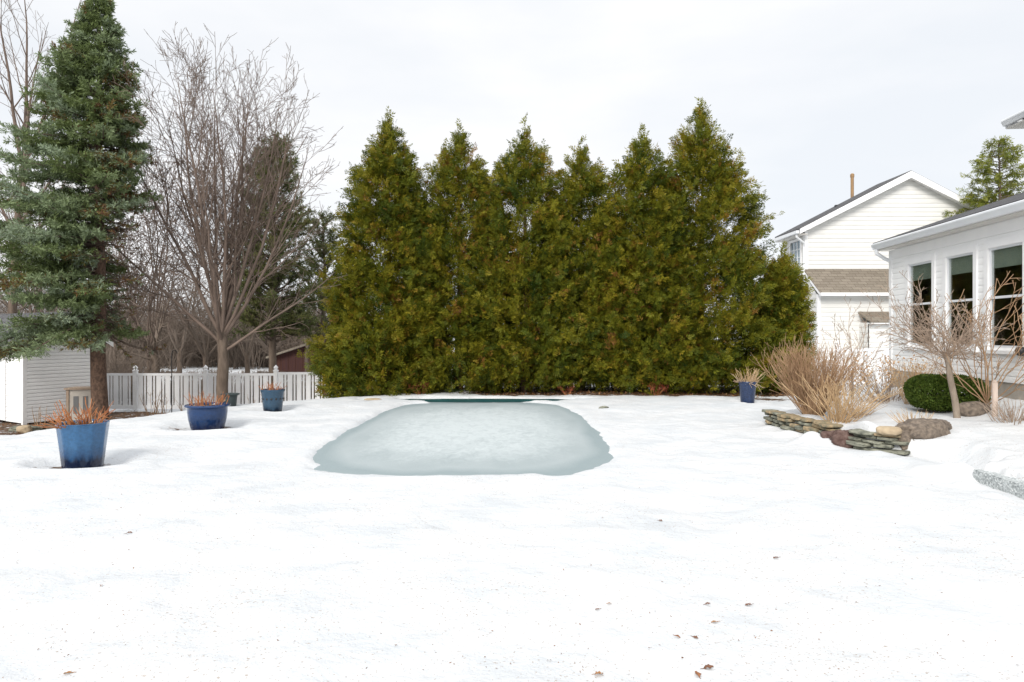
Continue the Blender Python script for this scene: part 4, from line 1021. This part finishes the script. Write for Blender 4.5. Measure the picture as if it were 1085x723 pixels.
# bowl with lip
p = [(.0, .0), (.25, 0), (.272, .015), (.285, .06), (.318, .20), (.335, .33), (.335, .40), (.345, .415), (.375, .425), (.38, .445), (.37, .46), (.33, .465), (.315, .45), (.30, .40)]
t, tp, b = planter(1, 'wide cobalt blue bowl pot with thick lip and dead orange stems', p, M['glaze2'], 48)
stems(t, 6, 40, .29, .30, M['twig_red'], .55, .007, .42); stems(t, 7, 8, .25, .14, M['straw'], 1.1, .006, .42, 'dry_leaves')
# tapered pot with a ring of dimples
p = [(.0, .0), (.175, 0), (.187, .012), (.195, .08), (.215, .25), (.235, .44), (.248, .47), (.254, .50), (.252, .525), (.238, .525), (.228, .50), (.222, .47)]
t, tp, b = planter(2, 'slate blue tapered pot with a ring of dark dimples near the fence', p, M['glaze3'], 40)
for k in range(14):
    a = 2*PI*k/14; rr_ = .2235
    d_ = MB(); d_.lathe([(.001, -.006), (.018, -.004), (.024, 0), (.018, .004), (.001, .006)], 10, (0, 0, 0)); d_.v = [(math.cos(a)*(rr_+v[2])-math.sin(a)*v[0], math.sin(a)*(rr_+v[2])+math.cos(a)*v[0], .325+v[1]) for v in d_.v]
    d_.build('dimple', M['black'], b)
stems(t, 9, 26, .2, .22, M['twig_red'], .5, .007, .49)
# mottled navy pot
p = [(.0, .0), (.145, 0), (.152, .012), (.158, .06), (.18, .30), (.197, .50), (.207, .53), (.21, .56), (.205, .575), (.19, .575), (.18, .55), (.175, .5)]
t, tp, b = planter(3, 'mottled navy pot with straw and orange stems before the tallest arborvitae', p, M['glaze4'], 32)
stems(t, 11, 30, .16, .40, M['twig_gold'], .35, .007, .54); stems(t, 12, 40, .19, .30, M['straw'], 1.9, .006, .57, 'straw')

# small dark planter behind the bowl
x, y = PX(244, 15.0), 15.0
t = thing('planter_pot', 'small dark flared pot peeking out behind the cobalt bowl', 'planter', (x, y, Hs(x, y)-.02))
MB().lathe([(0, 0), (.12, 0), (.13, .02), (.145, .2), (.155, .25), (.20, .27), (.205, .29), (.19, .295), (.16, .28)], 24).build('pot', M['darkpot'], t, smooth=True)
MB().lathe([(.16, .25), (.02, .27)], 16).build('soil', M['potsoil'], t)

# ------------------------------------------------------------------ rocks
def rock(name, label, cat, x, y, z, size, seed, mat_, rough=.25, rz=0, sub=4, group=None, flat=0):
    bm = bmesh.new(); bmesh.ops.create_icosphere(bm, subdivisions=sub, radius=1)
    for v in bm.verts:
        c = v.co.copy(); k = 1+rough*mnoise.fractal(c*1.1+Vector((seed*3.1, seed, 0)), .9, 2.1, 5)+.04*mnoise.noise(c*6+Vector((seed, 0, 0)))
        c = c*k
        c = Vector((math.copysign(abs(c.x)**.85, c.x), math.copysign(abs(c.y)**.85, c.y), math.copysign(abs(c.z)**(.8-flat), c.z)))
        v.co = Vector((c.x*size[0], c.y*size[1], c.z*size[2]))
    me = bpy.data.meshes.new(name); bm.to_mesh(me); bm.free()
    for p_ in me.polygons: p_.use_smooth = True
    o = link(name, me, mat_, None, (x, y, z)); o.rotation_euler = (0, 0, rz)
    return tag(o, label, cat, group)
rock('boulder', 'long brown boulder at the right end of the flagstone edging', 'boulder', 5.62, 9.05, .30, (.43, .24, .19), 2, M['rock_brown'], .28, R(18), 5)
rock('rock', 'dark red-brown rock between the two flagstone stacks', 'rock', 4.78, 9.52, .12, (.18, .18, .16), 4, M['rock_red'], .35, .4, 5)
rock('rock', 'smaller dark red rock left of the red-brown one', 'rock', 4.70, 9.80, .10, (.10, .11, .11), 14, M['rock_red'], .3, 1.2)
rock('rock', 'smooth tan rock lying on the right flagstone stack', 'rock', 5.09, 8.92, .345, (.155, .11, .062), 6, M['rock_tan'], .12, -.5)
rock('rock', 'brown dark stone under the boulder beside the tan rock', 'rock', 5.33, 8.93, .17, (.11, .09, .11), 7, M['rock_brown'], .3)
rock('rock', 'low brown stone beside the boxwood and the pale stake', 'rock', PX(1032, 10.2), 10.2, Hs(PX(1032, 10.2), 10.2)+.05, (.22, .16, .14), 8, M['rock_brown'], .2)
rock('rock', 'tan rock at the shed corner', 'rock', PX(26, 15.6), 15.6, Hs(PX(26, 15.6), 15.6)+.06, (.15, .12, .11), 9, M['rock_tan'], .25)
rock('rock', 'flat mossy stone poking out of the snow left of the big dry shrub', 'rock', PX(836, 12.6), 12.6, Hs(PX(836, 12.6), 12.6)+.0, (.16, .12, .05), 10, M['slate_tan'], .2)

def slab(mb, x, y, z, L, D, T, rz, rng):
    n = 9; pts = []
    for k in range(n):
        a = 2*PI*k/n; ex = abs(math.cos(a))**.45*math.copysign(1, math.cos(a)); ey = abs(math.sin(a))**.45*math.copysign(1, math.sin(a))
        u, v = ex*L/2*rng.uniform(.86, 1.06), ey*D/2*rng.uniform(.82, 1.08); pts.append((u, v))
    c, s = math.cos(rz), math.sin(rz); tx, ty = rng.normal()*.025, rng.normal()*.03
    def w3(u, v, h): return (x+u*c-v*s, y+u*s+v*c, z+h+u*tx+v*ty)
    rings = [[w3(u*.95, v*.95, 0) for u, v in pts], [w3(u, v, T*.2) for u, v in pts], [w3(u*1.0, v*1.0, T*.8) for u, v in pts], [w3(u*.95, v*.95, T) for u, v in pts]]
    V_ = [p_ for r_ in rings for p_ in r_]; f = [tuple(range(n-1, -1, -1)), tuple(range(3*n, 4*n))]
    for j_ in range(3):
        for i_ in range(n): f.append((j_*n+i_, j_*n+(i_+1) % n, (j_+1)*n+(i_+1) % n, (j_+1)*n+i_))
    mb.add(V_, f)
def stonewall(label, path, courses, seed, z0, ln=(.24, .5), tanp=.25):
    rng = random.Random(seed)
    class G: 
        uniform = rng.uniform
        def normal(s): return rng.gauss(0, 1)
    g_ = G()
    t = thing('flagstone_wall', label, 'stone wall', (path[0][0], path[0][1], 0), 0, 'dry flagstone edging of the garden bed')
    P_ = np.array(path); sg = np.linalg.norm(np.diff(P_, axis=0), axis=1); cum = np.concatenate([[0], np.cumsum(sg)])
    z = z0
    for c, T in enumerate(courses):
        s = -rng.uniform(0, .15)
        while s < cum[-1]-.08:
            L = rng.uniform(*ln); m_ = min(max(s+L/2, 0), cum[-1]); i_ = min(np.searchsorted(cum, m_, 'right')-1, len(sg)-1); f = (m_-cum[i_])/sg[i_]
            p_ = P_[i_]*(1-f)+P_[i_+1]*f; dv_ = P_[i_+1]-P_[i_]; rz = math.atan2(dv_[1], dv_[0])+rng.gauss(0, .10)
            nrm_ = np.array([dv_[1], -dv_[0]])/np.linalg.norm(dv_)
            if nrm_[0] < 0: nrm_ = -nrm_
            off = rng.uniform(.0, .13)+.012*c
            q_ = p_+nrm_*off-np.array(path[0])
            mb = MB(); slab(mb, q_[0], q_[1], z+rng.uniform(-.006, .006), L*.98, rng.uniform(.24, .34), T*rng.uniform(.62, .9), rz, g_)
            mb.build('flagstone', M['slate_tan'] if (rng.random() < tanp or (c == len(courses)-1 and rng.random() < .5)) else M['slate'], t)
            s += L*rng.uniform(.9, 1.02)
        z += T
stonewall('low wall of lichened flagstones under the big dry shrub', [(4.60, 12.0), (4.66, 11.3), (4.80, 10.5), (4.82, 9.95)], [.066, .06, .072, .06, .055], 3, -.03, (.16, .40), .35)
stonewall('stack of grey-green flagstones beneath the tan rock', [(4.80, 9.35), (4.92, 9.08), (5.14, 8.84)], [.056, .05, .058, .05, .056, .045], 5, -.01, (.18, .42), .08)
# edging stones near the shed
rg = random.Random(4)
class G2:
    uniform = rg.uniform
    def normal(s): return rg.gauss(0, 1)
ex, ey = PX(48, 15.9), 15.9
t = thing('flagstone_wall', 'low dark stone edging in the mulch before the shed', 'stone wall', (ex, ey, Hs(ex, ey)), 0)
for c in range(3):
    for k in range(4):
        mb = MB(); slab(mb, -.65+k*.42+rg.uniform(-.05, .05), .15*k*.3, -.02+c*.055, .42, .26, .05, .1, G2()); mb.build('flagstone', M['slate'], t)

# patio slab with exposed aggregate edge
ed = lambda y: 4.52+.083*y
m = MB(); m.prism([(ed(2), 2, -.1), (12, 2, -.1), (12, 7.36, -.1), (ed(7.36), 7.36, -.1)], (0, 0, .245))
tag(m.build('patio', M['agg'], bevel=.012), kind='structure')

# ------------------------------------------------------------------ garden shrubs
sx, sy = PX(862, 11.3), 11.3
shrub('dry_shrub', 'large fan-shaped bare shrub with pinkish brown stems above the flagstone wall', 'shrub', sx, sy, 51, 300, 1.08, .76, M['twig_pink'], .0058, (1.0, .7), tw=5.0, tipr=.0028, curve=.55, base=.16)
sx, sy = PX(889, 10.5), 10.5
shrub('dry_shrub', 'golden dry shrub with arching stems in front of the pinkish one', 'shrub', sx, sy, 52, 62, .74, .98, M['twig_gold'], .0085, (1, .8), tw=3.2, tipr=.003, curve=.1, base=.2)
sx, sy = PX(908, 10.9), 10.9
shrub('dry_grass', 'clump of straw-coloured grass right of the golden shrub', 'grass clump', sx, sy, 53, 70, .42, .9, M['straw'], .0055, tw=1, tipr=.002, curve=0, base=.14)
sx, sy = PX(942, 12.4), 12.4
shrub('hydrangea', 'tan hydrangea with dried flower heads left of the boxwood', 'shrub', sx, sy, 54, 95, .80, .75, M['twig_tan'], .006, (1.5, .8), tw=2, tipr=.0025, curve=.3, leaf=(M['flower'], 700, .05, 'dried_flowers'), base=.4)
sx, sy = PX(972, 11.7), 11.7
shrub('dry_grass', 'upright tan ornamental grass touching the left side of the boxwood', 'grass clump', sx, sy, 55, 150, .72, .5, M['twig_gold'], .0045, tw=.4, tipr=.002, curve=.2, base=.2)
sx, sy = PX(968, 9.75), 9.75
shrub('dry_grass', 'small orange-tan grass tuft in the snow behind the boulder', 'grass clump', sx, sy, 56, 42, .25, .95, M['twig_gold'], .006, tw=.5, tipr=.002, curve=.1, base=.2)
sx, sy = PX(1074, 9.35), 9.35
shrub('dry_grass', 'spreading brown grass tuft right of the pale stake', 'grass clump', sx, sy, 57, 70, .34, 1.0, M['twig_tan'], .006, tw=.7, tipr=.002, curve=.05, base=.25)
sx, sy = PX(903, 12.9), 12.9
PS = dict(limb=.5, seg=.2, wob=[.08, .1, .12, .1], up=[.06, .05, .03, 0], tip=.0035, max=3, n=[5, 8, 8], t0=[.15, .1, .1], ang=[.6, .7, .7], len=[.45, .45, .5], rr=.5)
bare_tree('sapling', 'small bare sapling rising behind the pinkish shrub', 'sapling', sx, sy, Hs(sx, sy), 71, .55, .03, [(.2, .45, 1.2, 1), (2.8, .4, 1.15, .9), (1.5, .2, 1.4, 1), (4.5, .5, 1.1, .8), (-.4, .7, 1.0, .7)], M['bark_pale'], M['twig_tan'], PS)
# grafted weeping tree
wx_, wy_ = PX(1017, 10.0), 10.0; wz_ = Hs(wx_, wy_)
rg = np.random.default_rng(3)
L = [(rg.uniform(0, 2*PI), rg.uniform(.55, 1.35), rg.uniform(.6, .98), rg.uniform(.94, 1)) for _ in range(24)]+[(PI, 1.2, 1.3, 1), (PI+.4, .95, 1.3, 1), (PI-.3, .8, 1.35, 1), (PI+.1, .5, 1.2, 1), (2.7, .7, 1.1, .98), (.3, .9, .9, 1), (0, 1.2, .8, 1), (PI, .6, 1.0, .98), (5, .5, .9, 1), (1, .6, .9, 1), (3.4, 1.3, 1.0, .99)]
bare_tree('weeping_tree', 'small grafted weeping tree with leaning trunk and bare mop crown in front of boxwood', 'tree', wx_, wy_, wz_, 72, PZ(377, 10)-wz_, .05, L, M['bark_pale'], M['twig_tan'],
          dict(PS, tip=.0032, limb=.3, n=[7, 9, 8], up=[.02, .02, 0, 0], wob=[.12, .14, .14, .1], len=[.5, .5, .5], rr=.5), lean=(PX(1003, 10)-wx_, 0))
sx, sy = PX(1046, 10.2), 10.2; sx = min(sx, 7.45)
rg = np.random.default_rng(8)
bare_tree('bare_shrub', 'tall thick-stemmed bare shrub before the sunroom windows', 'shrub', sx, sy, Hs(sx, sy), 73, .10, .045,
          [(PI, .35, 1.6, 1), (PI+.7, .25, 1.9, 1), (4.4, .5, 1.9, 1), (4.7, .2, 2.0, 1), (2.2, .35, 1.7, 1), (4.2, .8, 1.7, .9), (1.6, .6, 1.6, .9), (2.9, .75, 1.5, .9), (4.9, .9, 1.8, .95), (5.2, .45, 1.6, 1), (3.6, .55, 1.8, 1), (1.9, .15, 1.9, 1), (4.6, 1.15, 1.7, .9), (5.0, 1.0, 1.8, .9), (3.3, 1.0, 1.3, .9)],
          M['bark_pale'], M['twig_pink'], dict(PS, limb=.34, tip=.0038, n=[2.8, 4.5, 4.5], t0=[.25, .2, .1], len=[.42, .42, .5], wob=[.1, .14, .14, .1], up=[.05, .05, .03, 0], rr=.6))
# boxwood
def boxwood():
    rng = np.random.default_rng(19); x, y = PX(1002, 10.85), 10.85; z = Hs(x, y)
    t = thing('boxwood', 'clipped round green boxwood behind the leaning trunk', 'shrub', (x, y, z))
    n = 30000; a, b, c = .545, .46, .28
    u = nrm(rng.normal(size=(n, 3))); p = np.sign(u)*np.abs(u)**.72; p = p*np.array([a, b, c])*(1-.28*rng.uniform(0, 1, (n, 1))**2)
    p = p*(1+.05*vnoise(p[:, 0]*7, p[:, 2]*7+p[:, 1]*5, 3)[:, None]); p[:, 2] += c+.01
    d = u*.7+rng.normal(size=(n, 3))*.6+np.array([0, 0, .35])
    vs = [kites(p, d, rng.normal(size=(n, 3)), rng.uniform(.024, .048, n), rng.uniform(.018, .030, n))]
    out = []
    for k in range(26):
        az = rng.uniform(0, 2*PI); e = np.array([math.cos(az)*a*.7*rng.uniform(), math.sin(az)*b*.7*rng.uniform(), c*1.5*rng.uniform(.5, 1)]); out.append(([np.array([e[0]*.1, e[1]*.1, -.02]), e*.5, e], [.012, .008, .003], 5))
    tube_obj('stems', out, M['bark_grey'], t); kite_obj('leaves', vs, [np.clip(.45+.22*rng.normal(size=n), 0, 1)], M['box'], t)
boxwood()
# pale stake, black fixture, plant pole
x, y = PX(1054, 9.85), 9.85; z = Hs(x, y)
o = MB().box((0, 0, .20), (.07, .04, .62)).prism([(-.035, -.02, .512), (.035, -.02, .512), (.0, -.02, .55)], (0, .04, 0)).build('wooden_stake', M['wood_pale'], None, bevel=.004, loc=(x, y, z))
tag(o, 'pale flat-sided wooden stake standing in the snow beside the thick-stemmed shrub', 'stake')
wy = 10.1; wxx = 7+.083*wy
t = thing('wall_lamp', 'small round black fixture on the house wall at the right edge', 'wall lamp', (wxx-.06, wy, PZ(372.5, wy)))
MB().lathe([(.002, -.075), (.04, -.066), (.066, -.04), (.075, 0), (.066, .04), (.04, .066), (.002, .075)], 20).build('globe', M['black'], t, smooth=True); MB().bx(.05, .085, -.03, .03, -.04, .04).build('bracket', M['black'], t)
x, y = PX(182, 18.6), 18.6; z = Hs(x, y)
t = thing('garden_pole', 'thin dark hook pole standing in the mulch before the fence', 'garden pole', (x, y, z))
hp = PZ(371, 18.6)-z
MB().tube([(0, 0, -.2), (0, 0, hp*.5), (0, 0, hp-.1), (.03, 0, hp-.02), (.09, 0, hp), (.14, 0, hp-.04), (.15, 0, hp-.1)], [.013]*4+[.011]*3, 7).build('pole', M['black'], t, smooth=True)

# small plants by shed and fence
def small_shrub(label, px, d, n, h, seed, m_='twig_tan', sp=.6, name='dry_shrub', leaf=None, r=.008, tw=1.5):
    shrub(name, label, 'shrub', PX(px, d), d, seed, n, h, sp, M[m_], r, tw=tw, tipr=.003, curve=.3, base=.12, leaf=leaf)
small_shrub('few bare pruned stems against the shed wall', 43, 16.0, 6, .62, 81, 'twig_pink', .45, r=.013, tw=1)
small_shrub('cut back reddish rose stems right of the spruce at the fence', 160, 18.7, 10, .75, 82, 'twig_pink', .5, r=.011)
small_shrub('thin reddish rose stems beside the dark hook pole', 172, 18.4, 9, .7, 83, 'twig_pink', .55, r=.010)
small_shrub('bare rose stems at fence foot beside the cobalt bowl', 196, 18.8, 7, .5, 84, 'twig_pink', .5, r=.009)
small_shrub('grey twiggy plant between the two left pots at the fence', 273, 18.9, 10, .55, 85, 'twig_tan', .6)
small_shrub('red-leaved barberry under the second arborvitae from the left', 447, 17.9, 14, .36, 86, 'twig_red', .8, 'barberry', (M['redleaf'], 260, .045, 'leaves'))
small_shrub('low red barberry under the lowest-topped arborvitae', 602, 17.8, 10, .26, 87, 'twig_red', .8, 'barberry', (M['redleaf'], 160, .04, 'leaves'))
small_shrub('rusty red barberry under the bronze-tinged arborvitae', 694, 17.8, 14, .32, 88, 'twig_red', .9, 'barberry', (M['redleaf'], 240, .045, 'leaves'))
# tan coping stone at far left of pool
rock('paving_stone', 'flat tan stone lying in the snow at the far left of the pool', 'stone', PX(395, 16.6), 16.6, Hs(PX(395, 16.6), 16.6)+.01, (.22, .09, .03), 12, M['rock_tan'], .12)
rock('rock', 'little dark stone in the snow beyond the right side of the pool', 'rock', PX(640, 14.6), 14.6, Hs(PX(640, 14.6), 14.6), (.11, .07, .04), 13, M['slate'], .2)

# ------------------------------------------------------------------ leaves on the snow
def fallen_leaf(px, py, size, seed, label, rz=None):
    rng = random.Random(seed); d = CH*F/(py-HY); x = PX(px, d); z = Hs(x, d)
    m_ = MB(); n = 7; L = size; vv = []; ff = []
    for i_ in range(n+1):
        f = i_/n; w_ = .30*L*math.sin(PI*min(1, f*.96+.02))**.8*(1+.35*math.sin(f*14+seed)); cz = .16*L*math.sin(f*3)*rng.uniform(.5, 1); sd_ = .14*L*rng.uniform(.2, 1.2)
        vv += [(f*L-L/2, -w_, cz+sd_), (f*L-L/2, 0, cz), (f*L-L/2, w_, cz+sd_*rng.uniform(.3, 1.3))]
        if i_: b_ = (i_-1)*3; ff += [(b_, b_+3, b_+4, b_+1), (b_+1, b_+4, b_+5, b_+2)]
    m_.add(vv, ff)
    m_.tube([(L/2, 0, .05*L), (L*.7, .03*L, .10*L), (L*.95, .02*L, .06*L)], [.0022, .0016, .0012], 4)
    o = m_.build('fallen_leaf', M['leaf%d' % (seed % 3)], None, smooth=False, loc=(x, d, z+.004)); o.rotation_euler = (rng.uniform(-.2, .2), rng.uniform(-.2, .2), rz if rz is not None else rng.uniform(0, 6))
    tag(o, label, 'leaf', 'dead leaves lying on the snow')
M['leaf0'] = mat('dead_leaf_a', (.30, .13, .055), (.16, .07, .035), scale=40, rough=.7)
M['leaf1'] = mat('dead_leaf_b', (.42, .22, .09), (.28, .13, .055), scale=40, rough=.7)
M['leaf2'] = mat('dead_leaf_c', (.20, .09, .05), (.11, .06, .035), scale=40, rough=.7)
LV = [(751, 706, .075, 2, 'curled brown oak leaf, upper of the pair at the bottom edge of the lawn'), (739, 713, .07, 6, 'crumpled dark leaf, lower of the pair at the bottom edge of the lawn'),
      (635, 711, .075, 4, 'narrow tan leaf standing up left of the bottom pair of leaves'), (757, 656, .06, 1, 'small orange leaf right of centre on the front lawn'),
      (750, 638, .05, 2, 'small dark brown leaf just behind the orange one'), (646, 641, .045, 4, 'tiny tan leaf of the two left of the orange one'),
      (633, 647, .04, 5, 'tiny dark leaf of the two left of the orange one'), (718, 672, .045, 0, 'small reddish leaf left of the crumbled debris'),
      (737, 672, .05, 8, 'dark leaf crumb right of the small reddish leaf'), (793, 635, .06, 5, 'dark twiggy leaf right of the small dark brown one'),
      (72, 710, .06, 1, 'orange tan leaf at the bottom left corner of the lawn'), (137, 567, .075, 2, 'red-brown leaf alone on the left lawn'),
      (822, 588, .06, 5, 'brown leaf alone on the right lawn'), (700, 550, .06, 8, 'dark leaf crumb alone behind the other lawn leaves'), (107, 623, .045, 3, 'small brown leaf on the left lawn nearer than the red-brown one')]
for a, b, s, sd, lb in LV: fallen_leaf(a, b, s*.66, sd, lb)
# crumbs of leaf and bark, uncountable
rng = np.random.default_rng(2); n = 900
d = 3.2+6.5*rng.uniform(0, 1, n)**1.6; px = rng.uniform(0, 1085, n); cl = vnoise(px/60, d*2, 4) > -.1
d, px = d[cl], px[cl]; x = (px-CX)/F*d; ok = (pool_r(x, d) > 1.12) & (x < 4.7); x, d = x[ok], d[ok]; n = len(x)
p = np.stack([x, d, H(x, d)+.004], -1); dr = rng.normal(size=(n, 3)); dr[:, 2] = np.abs(dr[:, 2])*.3
tag(kite_obj('leaf_litter', [kites(p, dr, rng.normal(size=(n, 3))*.5+np.array([0, 0, 1]), rng.uniform(.006, .020, n), rng.uniform(.003, .008, n))], [rng.uniform(0, .6, n)], M['deadleaf']), 'tiny dark crumbs of leaf and bark scattered over the snow', 'leaf litter', kind='stuff')
# mulch chips and litter along the hedge and in the left bed
n = 5200; x = np.concatenate([rng.uniform(-1, 9, n//2), rng.uniform(-14, -6, n//2)]); y = np.concatenate([rng.uniform(17.3, 18.6, n//2), rng.uniform(11, 19.8, n//2)])
k = SOIL(x, y) > .42; x, y = x[k], y[k]; n = len(x)
p = np.stack([x, y, H(x, y)+.006], -1); dr = rng.normal(size=(n, 3)); dr[:, 2] = np.abs(dr[:, 2])*.5
tag(kite_obj('mulch', [kites(p, dr, rng.normal(size=(n, 3))*.5+np.array([0, 0, 1]), rng.uniform(.03, .08, n), rng.uniform(.015, .03, n))], [rng.uniform(0, 1, n)], M['deadleaf']), 'brown mulch chips and litter below the hedge and by the fence', 'mulch', kind='stuff')
